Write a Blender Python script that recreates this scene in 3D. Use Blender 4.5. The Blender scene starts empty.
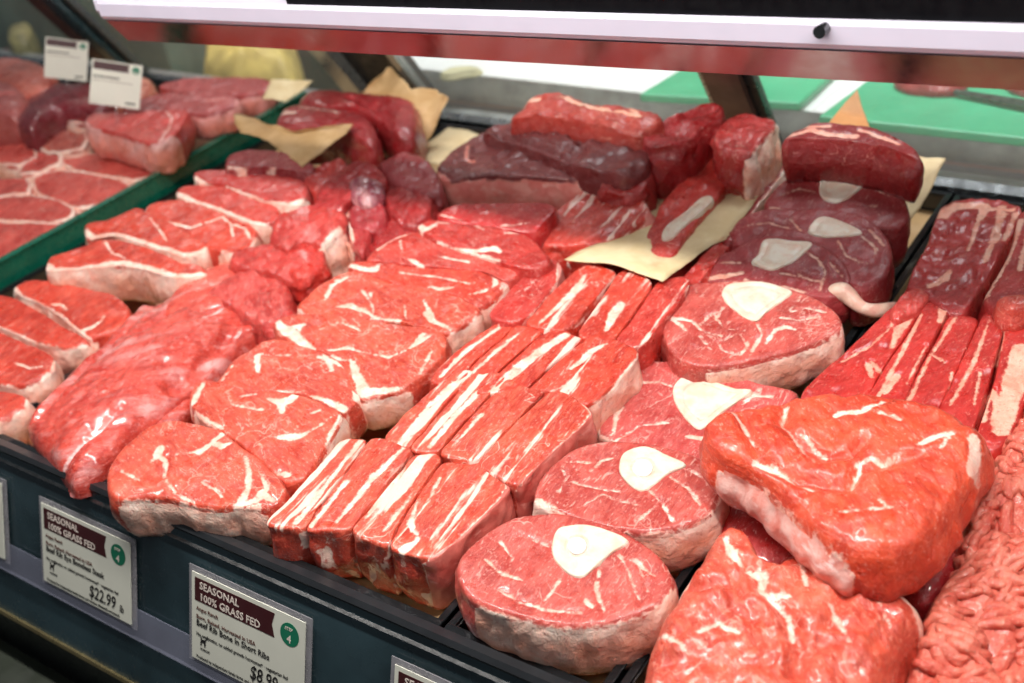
import bpy, math, random
import numpy as np
from mathutils import Matrix, Vector

# ------------------------------------------------------------------ camera, world, lights, exposure
SC = bpy.context.scene
COL = SC.collection
CAM_H = 0.65
CX, CY = 512.0, 341.5
_v1 = np.array([-1300 - CX, -118 - CY]); _v2 = np.array([1471 - CX, -554 - CY])
FPX = math.sqrt(-float(_v1 @ _v2))
_X = -np.r_[_v1, FPX]; _X /= np.linalg.norm(_X)
_Y = np.r_[_v2, FPX]; _Y /= np.linalg.norm(_Y)
_Z = np.cross(_X, _Y)
RW = np.array([_X, _Y, _Z])            # world = RW @ (right, down, forward)
cam_d = bpy.data.cameras.new('camera'); cam = bpy.data.objects.new('camera', cam_d); COL.objects.link(cam)
cam_d.sensor_width = 36.0; cam_d.lens = FPX / 1024 * 36.0
rx = RW @ np.array([1, 0, 0]); ry = RW @ np.array([0, -1, 0]); rz = RW @ np.array([0, 0, -1])
M = Matrix([[rx[i], ry[i], rz[i], 0] for i in range(3)] + [[0, 0, 0, 1]])
cam.matrix_world = Matrix.Translation((0, 0, CAM_H)) @ M
cam_d.dof.use_dof = True; cam_d.dof.focus_distance = 0.93; cam_d.dof.aperture_fstop = 5.0
cam_d.clip_start = 0.01
SC.camera = cam
w = bpy.data.worlds.new('store_air'); SC.world = w; w.use_nodes = True
w.node_tree.nodes['Background'].inputs[0].default_value = (0.80, 0.88, 1.0, 1)
w.node_tree.nodes['Background'].inputs[1].default_value = 0.07

def area(name, loc, rot, sx, sy, power, col=(1, 1, 1), spread=180):
    l = bpy.data.lights.new(name, 'AREA'); l.shape = 'RECTANGLE'; l.size = sx; l.size_y = sy
    l.energy = power; l.color = col; l.spread = math.radians(spread)
    o = bpy.data.objects.new(name, l); COL.objects.link(o); o.location = loc; o.rotation_euler = rot
    return o
area('canopy_strip_light', (-0.55, 0.50, 0.78), (math.radians(-3), 0, 0), 1.7, 0.04, 16.0, (1, 0.965, 0.92))
area('canopy_rear_strip_light', (-0.50, 0.792, 0.296), (math.radians(38), 0, 0), 1.2, 0.02, 0.55, (1, 0.96, 0.93))
area('ceiling_panel_light', (-0.9, 1.95, 1.7), (0, 0, 0), 2.4, 0.5, 21, (0.93, 0.98, 1), 75)
area('back_wall_fill_light', (-3.2, 2.5, 1.8), (math.radians(25), 0, 0), 1.6, 0.5, 14, (1, 0.93, 0.88))  # added fill that brightens the back wall, no known lamp there
area('aisle_ceiling_light', (-0.4, -0.9, 1.8), (math.radians(35), 0, 0), 1.6, 0.4, 4.2, (1, 0.95, 0.90))
SC.view_settings.view_transform = 'Standard'; SC.view_settings.look = 'None'
SC.view_settings.exposure = 0.14; SC.view_settings.gamma = 1.0
SC.view_settings.use_curve_mapping = False
SC.cycles.use_denoising = True
SC.cycles.max_bounces = 6; SC.cycles.transmission_bounces = 6; SC.cycles.transparent_max_bounces = 12

rng = np.random.default_rng(7)

# ------------------------------------------------------------------ geometry helpers
def rays(px):
    px = np.atleast_2d(np.asarray(px, float))
    d = np.c_[px[:, 0] - CX, px[:, 1] - CY, np.full(len(px), FPX)]
    return d @ RW.T
def on_plane(px, p0, n):
    d = rays(px); o = np.array([0, 0, CAM_H]); p0 = np.asarray(p0, float); n = np.asarray(n, float)
    t = ((p0 - o) @ n) / (d @ n)
    return o + d * t[:, None]
def on_z(px, z): return on_plane(px, (0, 0, z), (0, 0, 1))

_H = np.random.default_rng(3).random(65536)
def vnoise(p):
    p = np.asarray(p, float); i = np.floor(p).astype(np.int64); f = p - i; f = f * f * (3 - 2 * f)
    out = 0
    for dx in (0, 1):
        for dy in (0, 1):
            for dz in (0, 1):
                h = ((i[:, 0] + dx) * 73856093 ^ (i[:, 1] + dy) * 19349663 ^ (i[:, 2] + dz) * 83492791) & 65535
                wgt = (f[:, 0] if dx else 1 - f[:, 0]) * (f[:, 1] if dy else 1 - f[:, 1]) * (f[:, 2] if dz else 1 - f[:, 2])
                out = out + _H[h] * wgt
    return out * 2 - 1
def fbm(p, o=3):
    p = np.asarray(p, float); s = 0; a = 1
    for k in range(o): s = s + a * vnoise(p * 2 ** k + 17.3 * k); a *= .5
    return s

def link(name, me, mat, parent=None):
    o = bpy.data.objects.new(name, me); COL.objects.link(o)
    if mat is not None: me.materials.append(mat)
    if parent is not None: o.parent = parent
    return o
def tag(o, label=None, cat=None, group=None, kind=None):
    if label: o['label'] = label
    if cat: o['category'] = cat
    if group: o['group'] = group
    if kind: o['kind'] = kind
    return o
def mesh(name, verts, faces, smooth=True):
    me = bpy.data.meshes.new(name); me.from_pydata([tuple(v) for v in verts], [], [tuple(int(i) for i in f) for f in faces]); me.update()
    if smooth: me.polygons.foreach_set('use_smooth', [True] * len(me.polygons))
    return me

class MB:
    """collects boxes, tubes and prisms into one mesh"""
    def __init__(s): s.v = []; s.f = []
    def add(s, V, F):
        b = len(s.v); s.v += [tuple(map(float, v)) for v in V]; s.f += [tuple(i + b for i in f) for f in F]; return s
    def box(s, x0, x1, y0, y1, z0, z1, bev=0.0):
        import bmesh
        bm = bmesh.new(); bmesh.ops.create_cube(bm, size=1)
        for v in bm.verts:
            v.co = Vector(((x0 + x1) / 2 + v.co.x * (x1 - x0), (y0 + y1) / 2 + v.co.y * (y1 - y0), (z0 + z1) / 2 + v.co.z * (z1 - z0)))
        if bev > 0: bmesh.ops.bevel(bm, geom=bm.edges[:], offset=bev, segments=2, affect='EDGES', profile=.7)
        bm.verts.index_update()
        s.add([v.co for v in bm.verts], [[v.index for v in f.verts] for f in bm.faces]); bm.free(); return s
    def prism(s, prof, x0, x1, dz1=0.0):
        """profile in (y, z) swept along x; dz1 lifts the far end"""
        n = len(prof)
        V = [(x0, y, z) for y, z in prof] + [(x1, y, z + dz1) for y, z in prof]
        F = [(i, (i + 1) % n, n + (i + 1) % n, n + i) for i in range(n)] + [tuple(range(n))[::-1], tuple(range(n, 2 * n))]
        return s.add(V, F)
    def tube(s, pts, r, n=10, cap=True):
        pts = np.asarray(pts, float); r = np.broadcast_to(np.asarray(r, float), (len(pts),))
        t = np.gradient(pts, axis=0); t /= np.linalg.norm(t, axis=1)[:, None] + 1e-12
        up = np.array([0.13, 0.21, 1.0]); a = np.cross(t, up); a /= np.linalg.norm(a, axis=1)[:, None] + 1e-9; b = np.cross(t, a)
        ang = np.linspace(0, 2 * np.pi, n, endpoint=False)
        V = [pts[i] + r[i] * (a[i] * np.cos(q) + b[i] * np.sin(q)) for i in range(len(pts)) for q in ang]
        F = [(i * n + k, i * n + (k + 1) % n, (i + 1) * n + (k + 1) % n, (i + 1) * n + k) for i in range(len(pts) - 1) for k in range(n)]
        if cap: F += [tuple(range(n))[::-1], tuple(range((len(pts) - 1) * n, len(pts) * n))]
        return s.add(V, F)
    def build(s, name, mat, parent=None, smooth=False, origin=None):
        V = np.array(s.v); o = np.zeros(3)
        if parent is None:
            o = np.array(origin) if origin is not None else np.array([(V[:, 0].min() + V[:, 0].max()) / 2, (V[:, 1].min() + V[:, 1].max()) / 2, V[:, 2].min()])
        elif parent.location.length > 0: o = np.array(parent.location)
        ob = link(name, mesh(name, V - o, s.f, smooth), mat, parent)
        if parent is None: ob.location = o
        return ob

# ------------------------------------------------------------------ material helpers
class NT:
    def __init__(s, name):
        s.m = bpy.data.materials.new(name); s.m.use_nodes = True; s.t = s.m.node_tree; s.n = s.t.nodes
        s.b = s.n['Principled BSDF']; s.out = s.n['Material Output']
    def set(s, node, k, v):
        if isinstance(v, bpy.types.NodeSocket): s.t.links.new(v, node.inputs[k])
        else: node.inputs[k].default_value = v
    def math(s, op, a, b=None, c=None, clamp=False):
        n = s.n.new('ShaderNodeMath'); n.operation = op; n.use_clamp = clamp
        for k, v in enumerate((a, b, c)):
            if v is not None: s.set(n, k, v)
        return n.outputs[0]
    def noise(s, vec, scale, detail=3, rough=.55, dist=0, w=None):
        n = s.n.new('ShaderNodeTexNoise'); n.noise_dimensions = '4D' if w is not None else '3D'
        s.t.links.new(vec, n.inputs['Vector']); n.inputs['Scale'].default_value = scale
        n.inputs['Detail'].default_value = detail; n.inputs['Roughness'].default_value = rough; n.inputs['Distortion'].default_value = dist
        if w is not None: s.t.links.new(w, n.inputs['W'])
        return n.outputs['Fac']
    def mapr(s, v, a, b, c=0., d=1., smooth=True):
        n = s.n.new('ShaderNodeMapRange'); n.interpolation_type = 'SMOOTHSTEP' if smooth else 'LINEAR'
        s.set(n, 0, v)
        for k, x in zip((1, 2, 3, 4), (a, b, c, d)): n.inputs[k].default_value = x
        return n.outputs[0]
    def mix(s, fac, a, b):
        n = s.n.new('ShaderNodeMix'); n.data_type = 'RGBA'
        s.set(n, 0, fac)
        for k, v in ((6, a), (7, b)):
            if isinstance(v, bpy.types.NodeSocket): s.t.links.new(v, n.inputs[k])
            else: n.inputs[k].default_value = (*v, 1) if len(v) == 3 else v
        return n.outputs[2]
    def scale(s, vec, sc):
        n = s.n.new('ShaderNodeVectorMath'); n.operation = 'MULTIPLY'; s.t.links.new(vec, n.inputs[0]); n.inputs[1].default_value = sc; return n.outputs[0]
    def obj(s): return s.n.new('ShaderNodeTexCoord').outputs['Object']
    def rnd(s): 
        n = s.n.new('ShaderNodeObjectInfo'); return s.math('MULTIPLY', n.outputs['Random'], 40.)
    def attr(s, a):
        n = s.n.new('ShaderNodeAttribute'); n.attribute_name = a; return n.outputs['Fac']
    def bump(s, h, dist, strength=1., normal=None):
        n = s.n.new('ShaderNodeBump'); n.inputs['Distance'].default_value = dist; n.inputs['Strength'].default_value = strength
        s.t.links.new(h, n.inputs['Height'])
        if normal is not None: s.t.links.new(normal, n.inputs['Normal'])
        s.t.links.new(n.outputs[0], s.b.inputs['Normal']); return n.outputs[0]

def plain(name, col, rough=.5, metal=0., var=.12, scale=30., spec=.5, bump=0., emit=None, alpha=None, coat=0.):
    t = NT(name); v = t.obj()
    n = t.noise(v, scale, 4)
    c = t.mix(t.mapr(n, .3, .7), tuple(x * (1 - var) for x in col), tuple(min(1, x * (1 + var)) for x in col))
    t.set(t.b, 'Base Color', c); t.b.inputs['Metallic'].default_value = metal
    t.set(t.b, 'Roughness', t.mapr(t.noise(v, scale * 3, 3), .3, .7, max(0.02, rough * .8), min(1, rough * 1.2)))
    t.b.inputs['Specular IOR Level'].default_value = spec; t.b.inputs['Coat Weight'].default_value = coat
    if bump: t.bump(n, bump)
    if emit:
        t.b.inputs['Emission Color'].default_value = (*emit[:3], 1); t.b.inputs['Emission Strength'].default_value = emit[3]
    if alpha is not None: t.b.inputs['Alpha'].default_value = alpha
    return t.m

FAT = (0.94, 0.74, 0.63)
_mm = {}
def meat(col=(0.60, 0.050, 0.028), dark=None, marb=.5, stripe=0., fibre=.5, fat=FAT, wet=.38, rough=.36, membrane=0.):
    key = (col, dark, marb, stripe, fibre, fat, wet, rough, membrane)
    if key in _mm: return _mm[key]
    t = NT('raw_meat'); v = t.obj(); w = t.rnd()
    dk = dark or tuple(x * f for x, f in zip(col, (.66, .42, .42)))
    lt = tuple(min(1, x * f + a) for x, f, a in zip(col, (1.12, 1.6, 1.6), (0.0, .012, .01)))
    big = t.noise(v, 22, 4, .6, .4, w)
    lean = t.mix(t.mapr(big, .38, .64), dk, col)
    fv = t.scale(v, (1, .16, 1))
    fib = t.noise(fv, 330, 3, .6, .6, w)
    med = t.noise(t.scale(v, (1, .45, 1)), 95, 4, .65, .8, w)
    lean = t.mix(t.math('MULTIPLY', t.mapr(fib, .42, .64), .85 * fibre), lean, lt)
    stip = t.noise(t.scale(v, (1, .5, 1)), 520, 2, .6, .3, w)  # fine pale stipple, with small white sparkles put into the lean colour
    lean = t.mix(t.math('MULTIPLY', t.mapr(stip, .56, .72), .55), lean, tuple(min(1, x * .5 + y * .5) for x, y in zip(lt, fat)))
    lean = t.mix(t.math('MULTIPLY', t.mapr(med, .50, .72), .55), lean, lt)
    lean = t.mix(t.math('MULTIPLY', t.mapr(med, .50, .30), .75), lean, dk)
    # thin branching marbling lines and small flecks
    n1 = t.noise(v, 26, 3, .5, 1.0, w)
    ridge = t.math('ABSOLUTE', t.math('SUBTRACT', n1, .5))
    gate = t.mapr(t.noise(v, 17, 2, .5, .3, w), .56 - .12 * marb, .68 - .06 * marb)
    line = t.math('MULTIPLY', t.mapr(ridge, .0045 + .012 * marb, .0015), gate)
    fl = t.mapr(t.noise(t.scale(v, (1, .3, 1)), 190, 2, .5, .8, w), .66 - .03 * marb, .75 - .03 * marb)
    n5 = t.noise(t.scale(v, (1, .4, 1)), 70, 3, .55, .8, w)
    hair = t.math('MULTIPLY', t.mapr(t.math('ABSOLUTE', t.math('SUBTRACT', n5, .5)), .010, .003), t.mapr(t.noise(v, 30, 2, .5, .3, w), .50, .62))
    line = t.math('MAXIMUM', line, t.math('MULTIPLY', hair, .55 * min(1.6, marb * 1.9)))
    m = t.math('MAXIMUM', t.math('MULTIPLY', line, .6 if marb > 0 else 0.), t.math('MULTIPLY', fl, .30 + .3 * marb))
    if stripe > 0:
        sv = t.scale(v, (1, .05, .55))
        st = t.noise(sv, 74, 3, .55, .35, w)
        edge = t.math('ADD', st, t.math('MULTIPLY', t.math('SUBTRACT', med, .5), .16))
        edge = t.math('ADD', edge, t.math('MULTIPLY', t.math('SUBTRACT', t.noise(v, 30, 3, .5, .5, w), .5), .20))
        m = t.math('MAXIMUM', m, t.mapr(edge, .64 - .14 * stripe, .70 - .14 * stripe))
    # traced fat: signed distance stored on the mesh, ragged by noise
    rag = t.math('MULTIPLY', t.math('SUBTRACT', t.noise(v, 170, 4, .65, .5, w), .5), .0068)
    rag2 = t.math('MULTIPLY', t.math('SUBTRACT', t.noise(v, 55, 2, .5, .5, w), .5), .0042)
    d = t.math('SUBTRACT', t.math('ADD', t.attr('fatd'), t.math('ADD', rag, rag2)), .0004)
    fm = t.math('MULTIPLY', t.mapr(d, .0010, -.0012), t.mapr(t.noise(v, 210, 3, .6, .5, w), .30, .48, .62, 1.))
    fatc = t.mix(t.mapr(t.noise(v, 45, 4, .6, .6, w), .36, .66), fat, tuple(x * f for x, f in zip(fat, (.93, .62, .56))))
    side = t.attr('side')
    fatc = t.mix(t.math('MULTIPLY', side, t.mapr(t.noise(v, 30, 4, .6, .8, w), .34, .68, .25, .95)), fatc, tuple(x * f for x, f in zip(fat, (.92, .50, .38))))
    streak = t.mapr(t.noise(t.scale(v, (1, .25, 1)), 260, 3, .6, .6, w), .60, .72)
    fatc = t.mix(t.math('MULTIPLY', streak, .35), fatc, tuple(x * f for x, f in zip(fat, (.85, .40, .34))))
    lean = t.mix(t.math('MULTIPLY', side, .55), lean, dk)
    c = t.mix(m, lean, tuple(a * .55 + b * .45 for a, b in zip(fat, lt)) if not stripe else tuple(a * .8 + b * .2 for a, b in zip(fat, lt)))
    c = t.mix(fm, c, fatc)
    if membrane > 0:
        mb = t.mapr(t.noise(t.scale(v, (1, .22, 1)), 36, 5, .62, .6, w), .60 - .16 * membrane, .74 - .10 * membrane)
        c = t.mix(t.math('MULTIPLY', mb, .62), c, (.82, .46, .44))
    t.set(t.b, 'Base Color', c)
    t.set(t.b, 'Roughness', t.mapr(t.noise(v, 60, 3, .5, .3, w), .35, .65, rough - .10, rough + .14))
    t.b.inputs['Specular IOR Level'].default_value = .5
    t.b.inputs['Coat Weight'].default_value = wet; t.b.inputs['Coat Roughness'].default_value = .10
    t.b.inputs['Subsurface Weight'].default_value = .10; t.b.inputs['Subsurface Radius'].default_value = (1, .35, .25); t.b.inputs['Subsurface Scale'].default_value = .004
    h = t.math('ADD', t.math('MULTIPLY', fib, .35), med)
    h = t.math('ADD', h, t.math('MULTIPLY', big, 1.5))
    h = t.math('ADD', h, t.math('MULTIPLY', fm, .25))
    fine = t.noise(v, 420, 4, .7, .4, w)
    h = t.math('ADD', h, t.math('MULTIPLY', fine, .28))
    t.bump(h, .0022, .9)
    _mm[key] = t.m
    return t.m

def bone_mat():
    t = NT('bone'); v = t.obj(); w = t.rnd()
    c = t.mix(t.mapr(t.noise(v, 60, 4, .6, .5, w), .4, .65), (.78, .68, .56), (.74, .54, .41))
    c = t.mix(t.math('MULTIPLY', t.mapr(t.math('ADD', t.attr('fatd'), t.math('MULTIPLY', t.math('SUBTRACT', t.noise(v, 200, 3, .6, .5, w), .5), .003)), .0008, -.0008), .6), c, (.66, .36, .26))
    red = t.mapr(t.noise(v, 38, 3, .6, 1., w), .60, .72)
    c = t.mix(t.math('MULTIPLY', red, .35), c, (.80, .30, .18))
    t.set(t.b, 'Base Color', c); t.b.inputs['Roughness'].default_value = .42
    t.b.inputs['Coat Weight'].default_value = .3; t.b.inputs['Coat Roughness'].default_value = .2
    t.b.inputs['Subsurface Weight'].default_value = .1; t.b.inputs['Subsurface Scale'].default_value = .004
    t.bump(t.noise(v, 140, 4, .6, .5, w), .0010)
    return t.m
def skin_mat(name, a, b, c2, rough=.4):
    """membrane / silver skin: blotches of two tones with streaks of a third"""
    t = NT(name); v = t.obj(); w = t.rnd()
    c = t.mix(t.mapr(t.noise(v, 40, 4, .6, .8, w), .36, .62), a, b)
    c = t.mix(t.math('MULTIPLY', t.mapr(t.noise(t.scale(v, (1, .2, 1)), 120, 4, .6, .6, w), .55, .68), .7), c, c2)
    t.set(t.b, 'Base Color', c); t.b.inputs['Roughness'].default_value = rough
    t.b.inputs['Coat Weight'].default_value = .5; t.b.inputs['Coat Roughness'].default_value = .15
    t.bump(t.noise(v, 90, 5, .6, .6, w), .0018)
    return t.m
BONE = bone_mat()
MARROW = plain('marrow', (.90, .85, .78), .35, var=.04, scale=90, bump=.0008, coat=.4)
PINKSIDE = skin_mat('pink_outer_side', (.74, .20, .16), (.62, .11, .085), (.84, .38, .32))
ROSY = skin_mat('rosy_fat_side', (.84, .36, .30), (.74, .20, .17), (.88, .50, .42))
FATSKIN = skin_mat('pale_fat_skin', (.86, .60, .46), (.80, .42, .33), (.90, .72, .60))

FRESH = (0.64, 0.052, 0.026)
BRIGHT = (0.68, 0.080, 0.042)
PINK = (0.70, 0.135, 0.105)
DEEP = (0.52, 0.030, 0.022)
WINE = (0.34, 0.024, 0.026)
BROWN = (0.20, 0.030, 0.030)

# ------------------------------------------------------------------ the meat cutter
def smooth_loop(P, n):
    P = np.asarray(P, float); m = len(P)
    out = []
    for i in range(m):
        p0, p1, p2, p3 = P[i - 1], P[i], P[(i + 1) % m], P[(i + 2) % m]
        for u in np.linspace(0, 1, 12, endpoint=False):
            out.append(.5 * ((2 * p1) + (-p0 + p2) * u + (2 * p0 - 5 * p1 + 4 * p2 - p3) * u * u + (-p0 + 3 * p1 - 3 * p2 + p3) * u ** 3))
    out = np.array(out); seg = np.linalg.norm(np.roll(out, -1, 0) - out, axis=1); L = np.r_[0, np.cumsum(seg)]
    q = np.linspace(0, L[-1], n, endpoint=False); oc = np.vstack([out, out[:1]])
    return np.c_[np.interp(q, L, oc[:, 0]), np.interp(q, L, oc[:, 1])]
def seg_dist(P, a, b):
    d = b - a; t = np.clip(((P - a) @ d) / (d @ d + 1e-12), 0, 1)
    return np.linalg.norm(P - (a + t[:, None] * d), axis=1), t
def poly_dist(P, lines):
    """lines: list of (width_mm, pts, [end_width]) in metres xy; signed distance to the nearest band"""
    best = np.full(len(P), .05)
    for wd, pts in lines:
        ws = wd if isinstance(wd, (list, tuple)) else [wd] * len(pts)
        ws = np.interp(np.linspace(0, 1, len(pts)), np.linspace(0, 1, len(ws)), ws) * .001 / 2
        if len(pts) == 1:
            best = np.minimum(best, np.linalg.norm(P - pts[0], axis=1) - ws[0]); continue
        for i in range(len(pts) - 1):
            d, t = seg_dist(P, pts[i], pts[i + 1])
            best = np.minimum(best, d - (ws[i] * (1 - t) + ws[i + 1] * t))
    return best

def inside(P, poly):
    r = np.zeros(len(P), bool); n = len(poly)
    for i in range(n):
        a, b = poly[i], poly[i - 1]
        c = ((a[1] > P[:, 1]) != (b[1] > P[:, 1])) & (P[:, 0] < (b[0] - a[0]) * (P[:, 1] - a[1]) / (b[1] - a[1] + 1e-12) + a[0])
        r ^= c
    return r
FLOORZ = -0.024
def slab(name, pts, z, th, sy=.1, sx=0., mat=None, veins=(), cap=(), grooves=(), dome=0., er=.005, bulge=.004, amp=.0011,
         grain=0., label=None, cat='meat', group=None, parent=None, res=.0026, taper=.96, bone=None, marrow=None, cap_label=None,
         zfloor=FLOORZ, p0=None, capname='fat_rim', cap_mat=None, slump=0., rough_side=.0018, tagpart=None):
    cpx = np.mean(np.asarray(pts, float), axis=0)
    if p0 is None: p0 = on_z(cpx, z)[0]
    n = np.array([-sx, -sy, 1.0])
    W = on_plane(pts, p0, n); XY = W[:, :2]
    per = np.linalg.norm(np.roll(XY, -1, 0) - XY, axis=1).sum()
    N = int(np.clip(per / res, 40, 300))
    L = smooth_loop(XY, N)
    area2 = np.sum(L[:, 0] * np.roll(L[:, 1], -1) - np.roll(L[:, 0], -1) * L[:, 1])
    if area2 < 0: L = L[::-1]; area2 = -area2
    # centroid of area
    cr = L[:, 0] * np.roll(L[:, 1], -1) - np.roll(L[:, 0], -1) * L[:, 1]
    c = np.array([np.sum((L[:, 0] + np.roll(L[:, 0], -1)) * cr), np.sum((L[:, 1] + np.roll(L[:, 1], -1)) * cr)]) / (3 * area2)
    seed = float(abs(cpx[0] * 1.7 + cpx[1] * 3.1)) % 97
    R = np.linalg.norm(L - c, axis=1); Rm = R.mean()
    plane = lambda xy: p0[2] + sx * (xy[:, 0] - p0[0]) + sy * (xy[:, 1] - p0[1])
    to2 = lambda q: on_plane(q, p0, n)[:, :2]
    V = []; ring_s = []
    ins = [0, .0006, .0015, .003, .005]
    ins += list(np.arange(.0075, Rm * .97, res))
    vl = [(wd, to2(q)) for wd, q in veins]; cl = [(wd, to2(q)) for wd, q in cap]; cs = [(wd + 9, q) for wd, q in cl]; gl = [(wd, to2(q)) for wd, q in grooves]
    rings = []
    for d in ins:
        s = max(0., 1 - d / Rm); xy = c + (L - c) * s
        dr = er * (1 - math.sqrt(max(0, 1 - (1 - min(d, er) / er) ** 2)))
        zt = plane(xy) - dr
        if dome: zt = zt + dome * (math.sqrt(max(0, 1 - s ** 2.2)) - .0)
        rings.append((xy, zt, 0.))
    nt = len(rings)
    top_xy = np.vstack([r[0] for r in rings]); top_z = np.concatenate([r[1] for r in rings])
    q3 = np.c_[top_xy, np.full(len(top_xy), seed)]
    # undulation of the surface
    und = amp * fbm(q3 * [38, 38, 1], 3) + amp * .45 * fbm(q3 * [130, 70, 1] + 5, 2)
    if bone is not None:
        bp2 = to2(bone); bd = poly_dist(top_xy, [(0., np.vstack([bp2, bp2[:1]]))]); bd[inside(top_xy, bp2)] = 0
        und = und * np.clip((bd - .002) / .012, 0, 1)
    top_z = top_z + und
    allf = vl + cl
    fd = poly_dist(top_xy, allf) if allf else np.full(len(top_xy), .05)
    top_z = top_z - .0009 * np.clip(1 - fd / .003, 0, 1)
    if gl:
        gd = poly_dist(top_xy, gl); top_z = top_z - .0065 * np.clip(1 - gd / .009, 0, 1) ** 1.6
    # sides
    e = L - c; e /= np.linalg.norm(e, axis=1)[:, None]
    tg = np.roll(L, -1, 0) - np.roll(L, 1, 0); e = np.c_[tg[:, 1], -tg[:, 0]]; e /= np.linalg.norm(e, axis=1)[:, None] + 1e-12
    zt0 = top_z[:N]; zb = np.maximum(zt0 - th, zfloor)
    ns = max(5, int(th / .0035)); S = []; SZ = []; SD = []
    arc = np.arange(N) / N * per
    for k in range(1, ns + 1):
        u = k / ns; zz = zt0 + (zb - zt0) * u
        off = bulge * math.sin(math.pi * min(1, u * .98)) + slump * u
        nse = fbm(np.c_[np.cos(arc / per * 2 * np.pi) * R * 60, np.sin(arc / per * 2 * np.pi) * R * 60, zz * 60 + seed], 3)
        # vertical muscle grooves on the cut side
        col = vnoise(np.c_[arc * 120, np.full(N, seed), zz * 12])
        xy = c + (L - c) * (1 - (1 - taper) * u) + e * (off + rough_side * nse + rough_side * .7 * col * math.sin(math.pi * u))[:, None]
        S.append(xy); SZ.append(zz); SD.append(u)
    # tiny relief on the edge ring so the rim is not mathematically clean
    fdS = np.concatenate([poly_dist(c + (L - c) * .998, vl + cs) if allf else np.full(N, .05)] * ns)
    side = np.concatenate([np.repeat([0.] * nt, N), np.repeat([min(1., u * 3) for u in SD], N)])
    A = np.vstack([np.c_[top_xy, top_z]] + [np.c_[x, zz] for x, zz in zip(S, SZ)])
    fdA = np.concatenate([fd, fdS])
    ctop = len(A); A = np.vstack([A, [c[0], c[1], top_z[(nt - 1) * N:nt * N].mean()]]); 
    cbot = len(A); A = np.vstack([A, [c[0], c[1], zb.mean()]])
    fdA = np.r_[fdA, fd[-1], .05]; side = np.r_[side, 0, 1]
    idx = lambda r, k: r * N + k % N
    F = []; FL = []; ar = np.arange(N); a1 = (ar + 1) % N
    for r in range(nt - 1): F.append(np.c_[r * N + ar, r * N + a1, (r + 1) * N + a1, (r + 1) * N + ar])
    chain = [0] + [nt + k for k in range(ns)]
    for r0, r1 in zip(chain[:-1], chain[1:]): F.append(np.c_[r0 * N + a1, r0 * N + ar, r1 * N + ar, r1 * N + a1])
    Q = np.vstack(F)
    T = np.vstack([np.c_[(nt - 1) * N + ar, (nt - 1) * N + a1, np.full(N, ctop)], np.c_[(nt + ns - 1) * N + a1, (nt + ns - 1) * N + ar, np.full(N, cbot)]])
    org = np.array([c[0], c[1], zb.min()]) if parent is None else np.array(parent['_org'])
    ang = grain
    ca, sa = math.cos(-ang), math.sin(-ang)
    B = A - org
    if parent is None: B = np.c_[B[:, 0] * ca - B[:, 1] * sa, B[:, 0] * sa + B[:, 1] * ca, B[:, 2]]
    else:
        pa = parent['_ang']; ca, sa = math.cos(-pa), math.sin(-pa); B = np.c_[B[:, 0] * ca - B[:, 1] * sa, B[:, 0] * sa + B[:, 1] * ca, B[:, 2]]
    # vertex normals of the whole shape, kept when the fat is split off
    tri = np.vstack([Q[:, [0, 1, 2]], Q[:, [0, 2, 3]], T]); fn = np.cross(B[tri[:, 1]] - B[tri[:, 0]], B[tri[:, 2]] - B[tri[:, 0]])
    VN = np.zeros_like(B)
    for k in range(3): np.add.at(VN, tri[:, k], fn)
    VN /= np.linalg.norm(VN, axis=1)[:, None] + 1e-15
    def emit(nm, quads, tris, mt, par):
        used = np.unique(np.concatenate([quads.ravel(), tris.ravel()])); mp = np.full(len(B), -1); mp[used] = np.arange(len(used))
        me = bpy.data.meshes.new(nm)
        nq, ntr = len(quads), len(tris)
        me.vertices.add(len(used)); me.vertices.foreach_set('co', B[used].astype(np.float32).ravel())
        lv = np.concatenate([mp[quads].ravel(), mp[tris].ravel()]).astype(np.int32)
        me.loops.add(len(lv)); me.loops.foreach_set('vertex_index', lv)
        me.polygons.add(nq + ntr)
        me.polygons.foreach_set('loop_start', np.concatenate([np.arange(nq) * 4, nq * 4 + np.arange(ntr) * 3]).astype(np.int32))
        me.update(calc_edges=True); me.validate()
        me.polygons.foreach_set('use_smooth', np.ones(len(me.polygons), bool))
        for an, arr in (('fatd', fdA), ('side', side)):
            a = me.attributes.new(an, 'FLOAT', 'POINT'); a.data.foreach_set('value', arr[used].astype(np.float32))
        me.normals_split_custom_set_from_vertices([tuple(x) for x in VN[used]])
        return link(nm, me, mt, par)
    if cl:
        # the fat cap: side faces and the thin top band within the cap lines
        cf = np.concatenate([poly_dist(top_xy, cl), np.concatenate([poly_dist(c + (L - c) * .998, cs)] * ns), [.05, .05]])
        cq = cf[Q].mean(axis=1) < 0
        # connected runs of rim faces
        qi = np.where(cq)[0]; par = {}
        def fnd(x):
            while par[x] != x: par[x] = par[par[x]]; x = par[x]
            return x
        for f in Q[qi]:
            for x in f: par.setdefault(int(x), int(x))
            r0 = fnd(int(f[0]))
            for x in f[1:]: par[fnd(int(x))] = r0
        comp = np.array([fnd(int(Q[i][0])) for i in qi]) if len(qi) else np.zeros(0, int)
        groups = []
        for r in set(comp.tolist()):
            g = qi[comp == r]
            if len(g) < 60: cq[g] = False
            else: groups.append(g)
        body = emit(name, Q[~cq], T, mat, parent)
    else: body = emit(name, Q, T, mat, parent)
    if parent is None:
        body.location = org; body.rotation_euler[2] = ang
        tag(body, label, cat, group)
    body['_org'] = tuple(org); body['_ang'] = ang if parent is None else parent['_ang']
    if cl:
        for g in groups:
            fo = emit(capname, Q[g], np.zeros((0, 3), int), cap_mat or mat, body)
            fo['label'] = cap_label or 'pale band of fat along the edge'
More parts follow.
